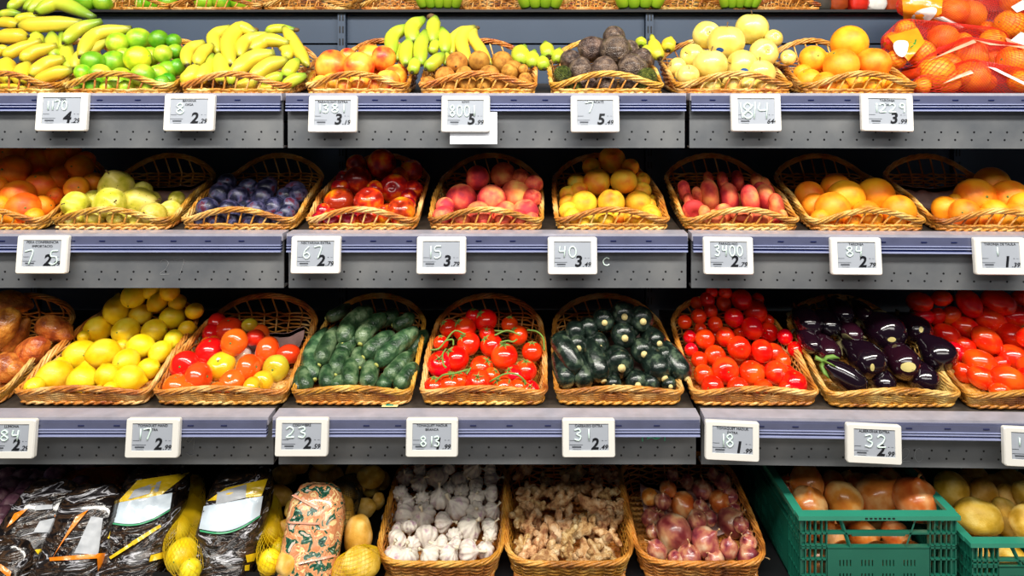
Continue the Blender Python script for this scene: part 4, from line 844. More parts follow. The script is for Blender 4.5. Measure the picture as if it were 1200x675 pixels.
def long_fruit(name, row, reg, items, mat, descr, cat, where, group, endname, endmat, prof=CPROF, back=None, binpx=12, y0=None, yfn=None):
    out = []
    for it in items:
        pp, r = it[0], it[1]; ex = it[2] if len(it) > 2 else {}
        pts = []
        for i, (x, y) in enumerate(pp):
            px, py = px_(ex.get('reg', reg), x, y); pts.append(P(px, py, max((yfn(py) if yfn else pileY(row, py, px))+ex.get('dy', 0), (y0 or 0)+r/REG[reg][2]*1.7/F)))
        if len(pts) == 1 or back:
            e = ex.get('e', back); L = ex.get('L', 1); v = Vector(e)*L; a = pts[0]; pts = [a, a+v*.5+Vector((0,0,ex.get('bend', .004))), a+v]
        R = r/REG[reg][2]*pts[0].y/F*(1.1 if back else 1)
        if back: pts = [pts[0]+Vector((0, R*.2, 0)), pts[1], pts[2]]
        fz = floorZ(row, pts[0].y, pts[0].x)+R*.9
        if pts[0].z < fz: pts[0].z = fz
        me, mid = horn(pts, R, ex.get('prof', prof), n=16, seg=14, name=name, mat=M[ex.get('mat', mat)])
        o = bpy.data.objects.new(name, me); C.objects.link(o); o.location = mid
        d = (pts[0]-pts[1]).normalized(); t0 = pts[0]-mid
        if endname and not ex.get('noend'):
            m = MB(); m.tube([t0-d*R*.12, t0+d*R*.14], [R*.3, R*.26], 9); m.build(endname, endmat, o)
        o['category'] = cat; o['group'] = group
        px, py = px_(ex.get('reg', reg), *pp[0]); out.append((o, px, py, ex.get('n', descr)))
    label_rows(out, where, binpx); return out
pale_end = plain('pale_stem_end', H(226,206,140), .6); cuke_end = plain('cucumber_tip', H(176,178,90), .6)
long_fruit('cucumber', 3, '3b', [([(405,292),(440,200),(540,120)],47,D(dy=-.02)), ([(485,290),(520,220),(605,155)],43,D(dy=-.02)), ([(500,352),(560,300),(640,240)],44,D(dy=-.015)), ([(562,388),(640,310),(750,220)],47,D(dy=-.02)), ([(600,460),(660,400),(730,330)],41,D(dy=-.01)), ([(655,500),(700,440),(748,385)],41), ([(272,455),(252,350),(325,220)],42), ([(292,388),(325,310),(375,215)],43,D(dy=-.01)), ([(368,435),(385,370),(425,300)],43), ([(392,345),(425,300),(470,250)],42), ([(335,495),(330,440),(345,390)],38), ([(440,490),(437,425),(450,360)],43), ([(525,490),(527,430),(545,370)],44), ([(588,505),(600,470),(620,430)],36), ([(480,402),(475,355),(490,310)],36), ([(238,505),(225,450),(235,400)],40), ([(192,510),(200,450),(225,390)],28), ([(370,500),(380,470),(400,440)],26), ([(325,172),(380,150),(440,110)],30,D(dy=.02)), ([(635,205),(690,190),(730,150)],34,D(dy=.02)), ([(560,190),(620,170),(650,130)],34,D(dy=.03)), ([(700,330),(750,290),(790,230)],36,D(dy=.04))],
  'cuke', 'dark green cucumber', 'cucumber', 'cucumber basket', 'cucumbers in the basket', 'blossom_tip', cuke_end, y0=1.655)
bk = (0, .1, -.018)
long_fruit('courgette', 3, '3c', [([(432,195)],46), ([(525,168)],50), ([(612,190)],52), ([(527,268)],53), ([(310,315)],47,D(e=(-.01,.1,-.01))), ([(407,310)],47), ([(688,292)],44,D(e=(-.02,.1,-.01))), ([(617,343)],51), ([(740,370)],45,D(e=(-.03,.09,.0))), ([(512,408)],62,D(dy=-.01,e=(-.01,.1,-.005))), ([(310,437)],48,D(e=(-.055,.07,.07),bend=.012)), ([(427,465)],50,D(e=(-.03,.09,.07))), ([(712,455)],58,D(e=(-.035,.1,.04))), ([(815,455)],48,D(e=(-.05,.09,.055))), ([(475,492)],38), ([(588,487)],48), ([(740,492)],34), ([(260,490)],46,D(noend=1,e=(-.02,.09,.05))), ([(345,492)],46,D(noend=1,e=(-.02,.09,.05))), ([(655,490)],40,D(noend=1)), ([(245,300)],44,D(noend=1,dy=.01)), ([(300,250)],44,D(noend=1)), ([(360,232)],44,D(noend=1,dy=.01)), ([(385,400)],34,D(noend=1,dy=.02)), ([(570,230)],34,D(noend=1,dy=.03)), ([(640,250)],32,D(noend=1,dy=.03))],
  'zuke', 'glossy dark courgette', 'courgette', 'courgette basket', 'courgettes in the basket', 'cut_stem', pale_end, prof=[.5, .93, 1, 1, 1, .98, .95, .9, .8, .5], back=bk, y0=1.66, yfn=lambda py: 1.678+(458-py)*.0013)
EPROF = [.3, .78, .96, 1, 1, .95, .85, .7, .55, .4]
SC = []
def aubergine(items):
    out = []
    for it in items:
        (x, y), r, e, ex = it; px, py = px_('EG', x, y); Y = 1.655+(456-py)*.0022+ex.get('dy', 0)
        R = r/REG['EG'][2]*Y/F; Y = max(Y, 1.67-.03+R+.01); a = P(px, py, Y); v = Vector(e)
        a = a-v*.32 if abs(v.normalized().y) > .6 else a-v*.5
        a.y = max(a.y, 1.654+R*.55); a.z = max(a.z, floorZ(3, a.y, a.x)+R*.8)
        pts = [a, a+v*.5, a+v]; me, mid = horn(pts, R, EPROF if not ex.get('long') else [.45,.9,1,1,1,.96,.9,.8,.65,.45], n=20, seg=16, name='aubergine', mat=M['eggp'])
        o = bpy.data.objects.new('aubergine', me); C.objects.link(o); o.location = mid
        d = (pts[0]-pts[1]).normalized()
        if ex.get('scar'): SC.append((o, ex['scar']))
        if ex.get('calyx', True):
            b = pts[2]-mid; d2 = (pts[2]-pts[1]).normalized(); u = d2.orthogonal().normalized(); w_ = d2.cross(u); m = MB()
            for k in range(5):
                aa = 2*PI*k/5; rad = u*math.cos(aa)+w_*math.sin(aa)
                m.tube([b+d2*R*.1, b+rad*R*.42, b-d2*R*.3+rad*R*.8, b-d2*R*.75+rad*R*.98], [R*.16, R*.26, R*.2, R*.03], 5, flat=.35, up=rad)
            m.tube([b, b+d2*R*.4, b+d2*R*.8+u*R*.1], [R*.2, R*.16, R*.2], 8); m.build('calyx', M['vine'] if ex.get('green') else plain('dry_calyx', H(92,84,52), .7), o)
        tag(o, None, 'aubergine', 'aubergines in the basket'); out.append((o, px, py, ex.get('n', 'glossy purple aubergine')))
    label_rows(out, 'aubergine basket', 13)
ba = (0, .12, .01)
aubergine([((520,240), 92, (-.03,.12,.015), D(scar=(535,270,22,13))), ((428,385), 86, (-.045,.1,.04), D(scar=(438,410,11,20))), ((600,392), 80, (0,.12,.03), D(scar=(617,408,40,26),dy=.01)), ((662,222), 72, (0,.12,.0), D(scar=(683,220,11,15),dy=.025)),
  ((790,360), 84, (-.045,.06,.055), D(scar=(838,432,14,13),calyx=False)), ((300,455), 62, (-.085,.03,.055), D(calyx=True,green=True,long=True,n='long aubergine with green calyx')), ((520,505), 62, ba, {}), ((728,492), 76, ba, {}),
  ((395,140), 46, ba, D(dy=.02,n='dark shaded aubergine')), ((330,240), 56, ba, D(n='dark shaded aubergine')), ((120,190), 66, ba, D(n='dark shaded aubergine')), ((220,195), 60, ba, D(n='dark shaded aubergine')), ((215,325), 60, ba, D(n='dark shaded aubergine')), ((130,285), 50, ba, D(n='dark shaded aubergine')), ((285,135), 54, ba, D(n='dark shaded aubergine')), ((745,300), 50, ba, D(dy=.04,n='dark shaded aubergine'))])
# ------------------------------------------------------------------ vine tomatoes: each truss is one thing
def truss(toms, vines, label):
    ps = []
    for t in toms:
        px, py = px_(t[3] if len(t) > 3 else '3b', t[0], t[1]); r = t[2]/3.97; Y = max(pileY(3, py, px), 1.655+r*1.7/F+.012); R = r*Y/F; q = P(px, py, Y); xc = (566-CX)*1.643/F; lim = .168*(1-.14*(Y-1.643)/.335)-.012-R; q.x = max(xc-lim, min(xc+lim, q.x)); ps.append((q, R))
    c = sum((p for p, _ in ps), Vector())/len(ps); c.z = min(p.z for p, _ in ps)
    root = empty('tomato_truss', c)
    for i, (p, R) in enumerate(ps):
        p = p.copy(); p.z = max(p.z, floorZ(3, p.y, p.x)+R*.9)
        me, parts = KN['vine_tomato'][0]; o = bpy.data.objects.new('tomato', me); C.objects.link(o); o.parent = root; o.location = p-c
        orient(o, random.choice(['u','uf','ul','ur','u']), R); o.color = random.choice([(1,1,1,1),(1,1.5,1.3,1),(1,1.2,1,1)])
        k = bpy.data.objects.new('calyx', parts[0][1]); C.objects.link(k); k.parent = o; ALL.append((p, R))
    m = MB()
    for v in vines:
        reg = v[2] if len(v) > 2 else '3b'; pts = []
        for (x, y) in v[0]:
            px, py = px_(reg, x, y); pts.append(P(px, py, max(1.68, pileY(3, py, px)-v[1]))-c)
        m.tube(bez(pts, 12), .0022, 6)
    m.build('vine', M['vine'], root)
    tag(root, label, 'tomato', 'vine tomato trusses in the basket')
truss([(970,222,56),(895,217,42),(988,290,56),(932,360,62),(808,384,60)], [([(812,318),(850,312),(885,272),(925,228),(975,246)],.045), ([(880,275),(915,270),(918,296)],.045), ([(885,312),(868,340),(872,385),(885,400)],.05)], 'vine tomato truss at left of its basket with a long green stem')
truss([(1095,297,54),(1155,348,64),(30,250,46,'3c'),(98,326,49,'3c'),(1075,240,38)], [([(1135,283),(1170,275),(1195,280),(1215,268)],.05), ([(1110,250),(1170,228),(1230,250)],.04)], 'vine tomato truss in the upper middle of its basket')
truss([(1070,182,54),(1010,160,36),(1180,200,40)], [([(1110,228),(1160,232),(1200,238)],.03), ([(70,225),(115,232),(145,262),(150,320)],.03,'3c')], 'shaded vine tomatoes at the back of their basket')
truss([(1050,402,56),(1035,470,64),(830,492,52),(905,515,62),(945,462,44),(860,285,36),(870,400,30)], [([(828,475),(870,435),(920,428),(990,408)],.05), ([(905,472),(917,435)],.05), ([(980,430),(1000,400)],.05)], 'vine tomato truss along the front left rim of its basket')
truss([(1150,497,54),(65,415,52,'3c'),(10,440,50,'3c'),(35,492,46,'3c'),(85,505,44,'3c'),(1095,440,42)], [([(1088,466),(1150,432),(1200,428),(1240,450),(1255,480)],.05), ([(1170,500),(1180,455)],.05)], 'vine tomato truss at the front right corner of its basket')
# ------------------------------------------------------------------ ginger
def ginger_mesh(seed):
    rnd = random.Random(seed); m = MB(); pts = []; rs = []; N = 22; x = -1; a = 0; pos = Vector((-1, 0, 0))
    for i in range(N):
        a += rnd.uniform(-.17, .17); pos = pos+Vector((math.cos(a), math.sin(a), 0))*(2/N); pts.append(pos.copy())
        t = i/(N-1); e = min(1, 4*t+.25, 4*(1-t)+.25); rs.append(.30*e*(1+.16*math.sin(t*19+seed)))
    m.tube(pts, rs, 10)
    for k in range(rnd.choice([2,3,3,4])):
        i = rnd.randrange(3, N-4); b = pts[i]; s = rnd.choice([-1, 1]); an = a*.3+s*rnd.uniform(.6, 1.3); L = rnd.uniform(.45, .85)
        q = [b+Vector((math.cos(an)*L*t, math.sin(an)*L*t, rnd.uniform(-.05,.12)*t*4)) for t in (0, .25, .5, .75, .93, 1)]
        m.tube(bez(q, 10), [.24,.25,.23,.21,.24,.25,.22,.2,.2,.15,.05], 9)
    return m.mesh('ginger_root', M['ginger_u'])
M['ginger_u'] = skin('ginger_rind', [H(150,100,54), H(208,162,104), H(234,202,152)], scale=2.2, rough=.55, bump=.5, bscale=9, jitter=.16, objcol=True)
GM = [ginger_mesh(s) for s in range(7)]
PL = (1.1,1.15,1.3,1); GRY = (.85,.95,1.0,1)
gi = [(100,335,68,-80),(150,275,60,-35),(165,430,72,78),(228,340,72,85),(215,455,78,85),(120,480,55,80),(85,490,50,85),(305,410,90,-60,PL),(375,325,82,25,PL),(315,480,60,-75,PL),(440,375,46,10,PL),(345,250,72,5),(415,225,75,-50),(515,275,88,-55),(540,360,62,-75),(600,300,72,80),(620,350,60,85),(690,335,62,70),(675,255,62,-15),(490,425,72,10),(395,490,66,60),(420,545,62,80),(505,550,85,-80),(560,525,66,-60),(610,430,66,-30),(650,500,92,-25,GRY),(625,572,52,-75),(150,560,68,12,PL),(262,562,92,15,PL),(700,590,46,-30,GRY),(220,145,62,5),(262,75,46,10),(405,120,78,-8),(480,140,52,-10),(560,140,60,75),(640,205,62,-20),(300,190,56,-10),(150,212,66,-8),(130,60,66,20),(420,62,70,-5),(630,65,60,-40),(130,140,56,30),(580,70,56,80),(715,275,50,60),(205,250,50,-30)]
out = []
for it in gi:
    x, y, L, an = it[:4]; px, py = px_('GI', x, y); Y = max(pileY(4, py)+random.uniform(-.004,.01), 1.675); R = L*1.26/5.194*Y/F
    o = bpy.data.objects.new('ginger_root', GM[random.randrange(7)]); C.objects.link(o); o.location = P(px, py, Y); o.scale = (R, R, R)
    o.rotation_euler = (PI/2-.85+random.uniform(-.2,.2), 0, 0); o.rotation_mode = 'XYZ'
    o.rotation_mode = 'QUATERNION'; o.rotation_quaternion = Quaternion((1,0,0), PI/2-.8+random.uniform(-.25,.25)) @ Quaternion((0,0,1), math.radians(an))
    o.color = it[4] if len(it) > 4 else (1,1,1,1)
    tag(o, None, 'ginger', 'ginger roots in the basket'); out.append((o, px, py, 'pale smooth ginger root' if len(it) > 4 and it[4] == PL else ('greyish ginger root' if len(it) > 4 else 'knobbly ginger root')))
label_rows(out, 'ginger basket', 11)
# ------------------------------------------------------------------ net bags, film bags, crates, upper row, liners
def hull_of(balls, infl=.004):
    bm = bmesh.new()
    for c, R in balls:
        t = bmesh.ops.create_icosphere(bm, subdivisions=2, radius=R+infl)
        for v in t['verts']: v.co += c
    bmesh.ops.convex_hull(bm, input=bm.verts)
    bmesh.ops.delete(bm, geom=[v for v in bm.verts if not v.link_faces], context='VERTS')
    bv = BVHTree.FromBMesh(bm); bm.free(); return bv
def net_mesh(balls, name, mat, root, c, cell=.011, r=.0006, infl=.004):
    """diamond net: two families of helical threads drawn over the taut outline of the fruit inside"""
    bv = hull_of(balls, infl); ctr = sum((b for b, _ in balls), Vector())/len(balls)
    ext = max((b-ctr).length+R for b, R in balls)
    ax = max(balls, key=lambda t: (t[0]-ctr).length)[0]-ctr; ax.y = 0; ax = ax.normalized() if ax.length > .01 else Vector((1,0,0))
    u = ax.orthogonal().normalized(); v = ax.cross(u); m = MB(); nst = int(2*PI*(max((Vector((b-ctr)).cross(ax)).length+R for b, R in balls))*.8/cell); seg = 44
    for fam in (-1, 1):
        for k in range(nst):
            pts = []
            for i in range(1, seg):
                th = PI*i/seg; ph = 2*PI*k/nst+fam*(th)*1.35
                d = ax*math.cos(th)+(u*math.cos(ph)+v*math.sin(ph))*math.sin(th)
                h = bv.ray_cast(ctr+d*ext*2.5, -d)
                if h[0] is not None: pts.append(h[0]-c)
            if len(pts) > 3: m.tube(pts, r, 3, cap=False)
    m.build(name, mat, root); return bv
def drape(bv, quad, nu, nv, name, mats, root, c, lift=.003, wr=.0015, mi=None, fall=None, curve=0, seed=0, thick=True):
    """sheet laid over a bag: grid between four picture corners (TL,TR,BR,BL), each point dropped onto the bag surface"""
    TL, TR, BR, BL = [Vector(q) for q in quad]; both = 'line' in name; disc = name in ('label', 'pale_scar', 'sticker'); front = []; o = Vector((0, 0, ZC)); miss = []
    for j in range(nv+1):
        for i in range(nu+1):
            s, t = i/nu, j/nv
            if disc: aa, bb = 2*s-1, 2*t-1; s, t = (aa*math.sqrt(1-bb*bb/2)+1)/2, (bb*math.sqrt(1-aa*aa/2)+1)/2
            e = TL.lerp(TR, s).lerp(BL.lerp(BR, s), t)
            if curve: e = e+Vector((0, curve*math.sin(PI*s)*(1 if both else t)))
            d = (P(e.x, e.y, 1)-o).normalized(); h = bv.ray_cast(o, d) if bv else (None,)
            if h[0] is None: front.append(None); miss.append((len(front)-1, e, d))
            else: front.append((h[0]-o).length)
    known = [f for f in front if f is not None]; dflt = (sum(known)/len(known)) if known else (fall or 1.75)
    vs = []
    for j in range(nv+1):
        for i in range(nu+1):
            k = j*(nu+1)+i; s, t = i/nu, j/nv
            if disc: aa, bb = 2*s-1, 2*t-1; s, t = (aa*math.sqrt(1-bb*bb/2)+1)/2, (bb*math.sqrt(1-aa*aa/2)+1)/2
            e = TL.lerp(TR, s).lerp(BL.lerp(BR, s), t)
            if curve: e = e+Vector((0, curve*math.sin(PI*s)*(1 if both else t)))
            d = (P(e.x, e.y, 1)-o).normalized(); L = front[k]
            if L is None:
                best = [(abs(i-a)+abs(j-b), front[b*(nu+1)+a]) for a in range(nu+1) for b in range(nv+1) if front[b*(nu+1)+a] is not None]
                L = min(best)[1]+.006*min(best)[0] if best else (fall or 1.75)
            w = noise.noise(Vector((e.x*.12+seed, e.y*.12, seed*3.1)))*wr*2+noise.noise(Vector((e.x*.35, e.y*.35+seed, 2)))*wr
            vs.append(o+d*(L-lift-wr+w)-c)
    n = len(vs); back = [v+Vector((0, .0012, 0)) for v in vs]; fs = []; W = nu+1
    for j in range(nv):
        for i in range(nu):
            a = j*W+i; fs.append((a, a+W, a+W+1, a+1)); fs.append((n+a, n+a+1, n+a+W+1, n+a+W))
    m = MB(); m.add(vs+back, fs); return m.build(name, mats, root)
red_net = plain('red_net_thread', H(226,40,22), .35, coat=.3)
white_film = plain('white_printed_film', H(240,236,232), .3, 0, .04, 30, .2, coat=.4)
orange_film = plain('orange_printed_film', H(250,150,30), .25, 0, .2, 18, .3, coat=.5)
red_film = plain('red_orange_film', H(236,66,24), .25, 0, .2, 20, .3, coat=.5)
pink_film = plain('pink_weld_strip', H(244,170,140), .3, 0, .15, 30, .3, coat=.4)
leafgreen = plain('printed_leaf_green', H(70,140,50), .4)
def orange_bag(items, strips, label, Y0=0):
    balls = []; info = []
    for it in items:
        x, y, r = it[:3]; px, py = px_('N', x, y); Y = 1.80+(98-py)*.0019+Y0+(it[3] if len(it) > 3 else 0); rp = r/6.1375*1.02
        Y = max(Y, 1.775+rp*1.8/F); R = rp*Y/F; c = P(px, py, Y); c.z = max(c.z, floorZ(1, c.y, c.x)+R+.002)
        for cc, RR in balls:
            dd = (c-cc); 
            if dd.length < .94*(R+RR): c.y += math.sqrt(max(0, (.94*(R+RR))**2-dd.x**2-dd.z**2))-max(0, dd.y)
        balls.append((c, R)); info.append((px, py))
    ctr = sum((b for b, _ in balls), Vector())/len(balls); ctr.z = min(b.z-R for b, R in balls)
    root = empty('orange_net_bag', ctr)
    bv = net_mesh(balls, 'net', red_net, root, ctr, cell=.0105, r=.0006)
    for i, (nm, q, mt, nu, nv, cv) in enumerate(strips):
        quad = [px_('N', *a) for a in q]; drape(bv, quad, nu, nv, nm, mt, root, ctr, lift=.004+.0015*(nm != 'label_wrap'), wr=.003, curve=cv, seed=i+len(items))
    tag(root, label, 'net bag', 'net bags of oranges')
    out = []
    for (c, R), (px, py) in zip(balls, info):
        o = copy_kind('orange'); o.location = c; orient(o, random.choice(['f','u','l','b']), R*.985); o.color = random.choice([(1,.9,.8,1),(1,.98,1,1)]); tag(o, None, 'orange', 'oranges inside the red nets'); out.append((o, px, py, 'netted orange')); ALL.append((c, R))
    return out
oo = []
oo += orange_bag([(160,40,80,.02),(480,80,100,.02),(675,95,108),(885,178,108),(745,205,60,.05),(300,120,70,.05),(600,-60,90),(900,20,80,.04),(350,-20,90,.03)],
 [('label_wrap', [(105,-30),(400,-40),(390,100),(120,190)], orange_film, 12, 12, 0), ('label', [(150,120),(290,35),(395,75),(200,190)], white_film, 10, 8, 3), ('weld_strip', [(330,130),(400,118),(560,195),(520,210)], white_film, 12, 3, 0), ('weld_strip', [(560,185),(740,225),(880,275),(870,300)], pink_film, 14, 3, 0), ('price_spot', [(283,215),(340,175),(356,200),(300,250)], plain('yellow_spot', H(250,210,40), .4), 4, 4, 0), ('side_label', [(890,50),(990,-10),(1010,60),(930,90)], white_film, 6, 5, 0), ('leaf_print', [(500,-60),(560,-60),(560,-30),(500,-30)], leafgreen, 3, 3, 0)],
 'red net bag of oranges on top of the heap, white label', Y0=.05)
oo += orange_bag([(130,215,70,.03),(245,385,98),(400,275,104),(545,300,66,.03),(760,300,92,.02),(60,430,72,.02),(40,300,70,.04)],
 [('label_wrap', [(0,260),(215,200),(270,300),(150,440)], orange_film, 12, 12, 0), ('label', [(15,310),(130,275),(165,330),(105,445)], white_film, 8, 8, 0), ('leaf_print', [(165,300),(210,280),(205,315),(165,350)], leafgreen, 4, 4, 0), ('weld_strip', [(100,500),(330,430),(345,448),(110,530)], red_film, 14, 4, 0), ('weld_strip', [(850,270),(985,315),(985,335),(860,300)], pink_film, 10, 3, 0), ('side_label', [(890,290),(960,230),(1010,250),(1000,330)], white_film, 6, 5, 0)],
 'red net bag of oranges with white label, left side of the heap', Y0=.03)
oo += orange_bag([(350,530,128),(440,470,86,.03),(632,400,128),(915,450,126),(770,420,60,.05),(480,370,60,.05)],
 [('weld_strip', [(300,435),(480,345),(620,285),(640,305)], pink_film, 14, 3, 0), ('weld_strip', [(620,285),(740,325),(985,330),(985,350)], pink_film, 14, 3, 0), ('weld_strip', [(80,520),(240,480),(230,560),(130,580)], red_film, 8, 4, 0)],
 'red net bag of large oranges in the middle of the heap')
oo += orange_bag([(611,592,118,-.01),(770,590,72,.02),(430,660,92,-.01),(800,680,80),(960,660,86),(250,640,60,.02)],
 [('weld_strip', [(395,605),(500,545),(600,505),(620,525)], pink_film, 12, 3, 0), ('weld_strip', [(720,480),(780,490),(985,590),(985,612)], white_film, 14, 3, 0)],
 'red net bag of oranges lying lowest, against the shelf rail', Y0=-.01)
label_rows(oo, 'red net bags at right', 11)

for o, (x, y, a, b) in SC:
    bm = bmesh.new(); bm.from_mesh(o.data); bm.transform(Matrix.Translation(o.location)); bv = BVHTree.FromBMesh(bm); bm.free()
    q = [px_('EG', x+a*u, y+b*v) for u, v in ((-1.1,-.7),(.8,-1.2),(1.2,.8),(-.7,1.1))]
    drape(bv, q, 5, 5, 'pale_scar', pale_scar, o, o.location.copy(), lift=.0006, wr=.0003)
# blue oval stickers on the yellow apples
blue_st = plain('blue_fruit_sticker', H(24,88,170), .3, coat=.4)
for o, px, py, _ in ap:
    if o['label'] and any(abs(px-(600+sx/3.97)) < 12 and abs(py-sy/3.97) < 12 for sx, sy in ((995,200),(1070,308),(1100,398),(1022,402))):
        dx, dy = {True: (-7, 8)}.get(py < 60, (3, 5)); bpy.context.view_layer.update()
        bm = bmesh.new(); bm.from_mesh(o.data); bm.transform(o.matrix_world); bv = BVHTree.FromBMesh(bm); bm.free()
        x, y = px+dx, py+dy; st = drape(bv, [(x-4.5, y-3), (x+4.5, y-2.4), (x+4.5, y+3.2), (x-4.5, y+2.6)], 6, 5, 'sticker', blue_st, None, o.location.copy(), lift=.0006, wr=.0)
        mw = o.matrix_world.copy(); st.parent = o; st.matrix_parent_inverse = mw.inverted(); st.location = mw.translation
# ---- crates
crate_green = plain('green_crate_plastic', H(26,106,86), .35, 0, .08, 12, .05, coat=.2)
crate_hi = plain('green_crate_rim', H(50,146,120), .3, 0, .08, 12, 0, coat=.3)
def crate(x0, x1, y0, zt, zb, d, label):
    w, h = x1-x0, zt-zb; root = empty('plastic_crate', ((x0+x1)/2, y0, zb)); hw = w/2; t = .004
    m = MB(); m.box((-hw-.006, -.010, h-.010), (hw+.006, .014, h)); m.box((-hw-.006, d-.014, h-.010), (hw+.006, d+.006, h)); m.box((-hw-.008, .014, h-.010), (-hw+.012, d-.014, h)); m.box((hw-.012, .014, h-.010), (hw+.008, d-.014, h))
    for k in range(7): m.box((-.034+k*.0105, -.0108, h-.0065), (-.028+k*.0105, -.0098, h-.0035), 1)
    m.build('rim', [crate_hi, M['black']], root, smooth=False)
    def wall(name, L, place, handle):
        # L wide wall in local (u, z); place(u, depth, z) -> point
        m = MB()
        def bar(u0, u1, z0, z1, dp=t):
            a = [place(u, q, z) for z in (z0, z1) for q in (0, dp) for u in (u0, u1)]
            m.add(a, [(0,1,3,2),(4,6,7,5),(0,4,5,1),(1,5,7,3),(3,7,6,2),(2,6,4,0)])
        zs = h*.70 if handle else h*.78
        bar(-L, L, h-.046, h-.042, .012); bar(-L, L, zs*.86-.004, zs*.86, .012)
        for s in (-1, 1):
            for f in (.99, .93, .87, .80, .72, .66):
                bar(s*L*f-.0014, s*L*f+.0014, 0, h-.01, .010)
            for z in (.25, .45, .62): bar(min(s*L*.66, s*L), max(s*L*.66, s*L), h*z-.0015, h*z+.0015, .008)
        zp = zs*.84; rows = [(.1, .2), (.32, .48), (.62, .76)]
        # recessed panel with slots
        us = []; gaps = [(-.5, 4), (-.22, 4), (.05, 4), (.32, 4)]
        for g0, n in gaps:
            for k in range(n): us.append((L*(g0+k*.045), L*(g0+k*.045+.016)))
        cols = [-L*.66]+[e for u in us for e in u]+[L*.66]; zl = [0]+[e*zp for r in rows for e in r]+[zp]
        for i in range(len(cols)-1):
            if i % 2 == 0: bar(cols[i], cols[i+1], 0, zp, .003)
            else:
                for j in range(0, len(zl)-1, 2): bar(cols[i], cols[i+1], zl[j], zl[j+1], .003)
        if handle:
            for s in (-1, 1):
                a = [place(s*L*u, q, z) for z, u in ((h-.012, .46), (zs*.86, .34)) for q in (0, .006) for u in (u, u+.022)]
                m.add(a, [(0,1,3,2),(4,6,7,5),(0,4,5,1),(1,5,7,3),(3,7,6,2),(2,6,4,0)])
            bar(-L*.34, L*.34, h-.050, h-.046, .016)
        else: bar(-L*.6, L*.6, h-.03, h-.01, .003)
        m.build(name, crate_green, root, smooth=False)
    wall('front_wall', hw, lambda u, q, z: (u, q-.004, z), True)
    wall('back_wall', hw, lambda u, q, z: (u, d-q, z), True)
    wall('side_wall', d/2, lambda u, q, z: (-hw+q, d/2+u, z), False)
    wall('side_wall', d/2, lambda u, q, z: (hw-q, d/2+u, z), False)
    m = MB(); m.box((-hw, 0, 0), (hw, d, .005)); m.build('base', crate_green, root, smooth=False)
    tag(root, label, 'crate', 'green plastic crates'); return root
cy = 1.61
a = P(937, 602, cy); b = P(1120, 602, cy); crate(a.x, b.x, cy, a.z, ZC-1.189, .42, 'green plastic crate holding brown onions')
a2 = P(1126, 627, cy); crate(max(a2.x, b.x+.022), b.x+.022+.358, cy-.02, a2.z, ZC-1.189, .42, 'lower green plastic crate at right edge holding potatoes')
pY = lambda py, px: 1.66+(618-py)*.0026
crf = (945, 1112, 1.655, 1.95)
pile(4, '4d', 'onion', [(157,298,74,D(d='l',s=(1,1,.92))), (165,385,72,D(d='u')), (305,368,76,D(d='dl')), (440,352,82,D(d='ur',s=(.95,.95,1.15))), (600,365,88,D(d='u')), (495,285,48,D(dy=.03)), (265,295,46,D(dy=.03)), (330,285,36,D(dy=.04)), (590,282,44,D(dy=.05)), (370,310,50,D(dy=.05)), (75,318,50,D(dy=.04,d='u'))],
  'golden brown onion', 'onion', 'green onion crate', 'brown onions in the crate', dirs=('u','l','r','ul'), rowfn=pY, fill=20, fillx=None, binpx=9)
def crate_fill(k, x0, x1, z0, z1, rr, n, descr, cat, group, y0=cy+.02, y1=cy+.38):
    c = 0; z = z0+rr
    while z < z1 and c < n:
        y = y0+rr
        while y < y1-rr and c < n:
            x = x0+rr+(rr*.5 if int(z/rr) % 2 else 0)
            while x < x1-rr and c < n:
                p = Vector((x, y, z))
                if all((q-p).length > .9*(R+rr) for q, R in ALL):
                    o = copy_kind(k, c); o.location = p; orient(o, random.choice(['u','l','r','f']), rr*(.8 if k == 'potato' else 1)); tag(o, descr, cat, group); ALL.append((p, rr)); c += 1
                x += rr*2.05
            y += rr*2.1
        z += rr*1.8
crate_fill('onion', a.x, b.x, ZC-1.184, a.z-.05, .039, 30, 'brown onion glimpsed through the slots of the green crate', 'onion', 'brown onions low in the crate')
pile(4, '4d', 'potato', [(745,330,62,D(d=(-.2,-.2,1))), (802,325,44,D(d=(0,-.1,1),dy=.03)), (850,435,78,D(d=(1,-.2,.1),s=(.92,.92,.9))), (968,445,70,D(d=(-.4,-.1,1),s=(.85,.85,1),dy=.025)), (875,345,50,D(dy=.04)), (915,312,48,D(dy=.05)), (985,385,60,D(dy=.03,d=(-.4,0,1))), (840,285,52,D(dy=.06)), (990,305,54,D(dy=.05)), (1040,455,52,D(d=(.3,0,1))), (1060,360,60), (1120,440,70), (1130,330,60)],
  'yellow potato', 'potato', 'potato crate', 'yellow potatoes in the crate', dirs=('l','r','ul','u'), rowfn=lambda py, px: 1.655+(620-py)*.0028, binpx=10)
crate_fill('potato', b.x+.03, b.x+.35, ZC-1.184, a2.z-.05, .04, 24, 'potato glimpsed through the slots of the lower green crate', 'potato', 'potatoes low in the crate')

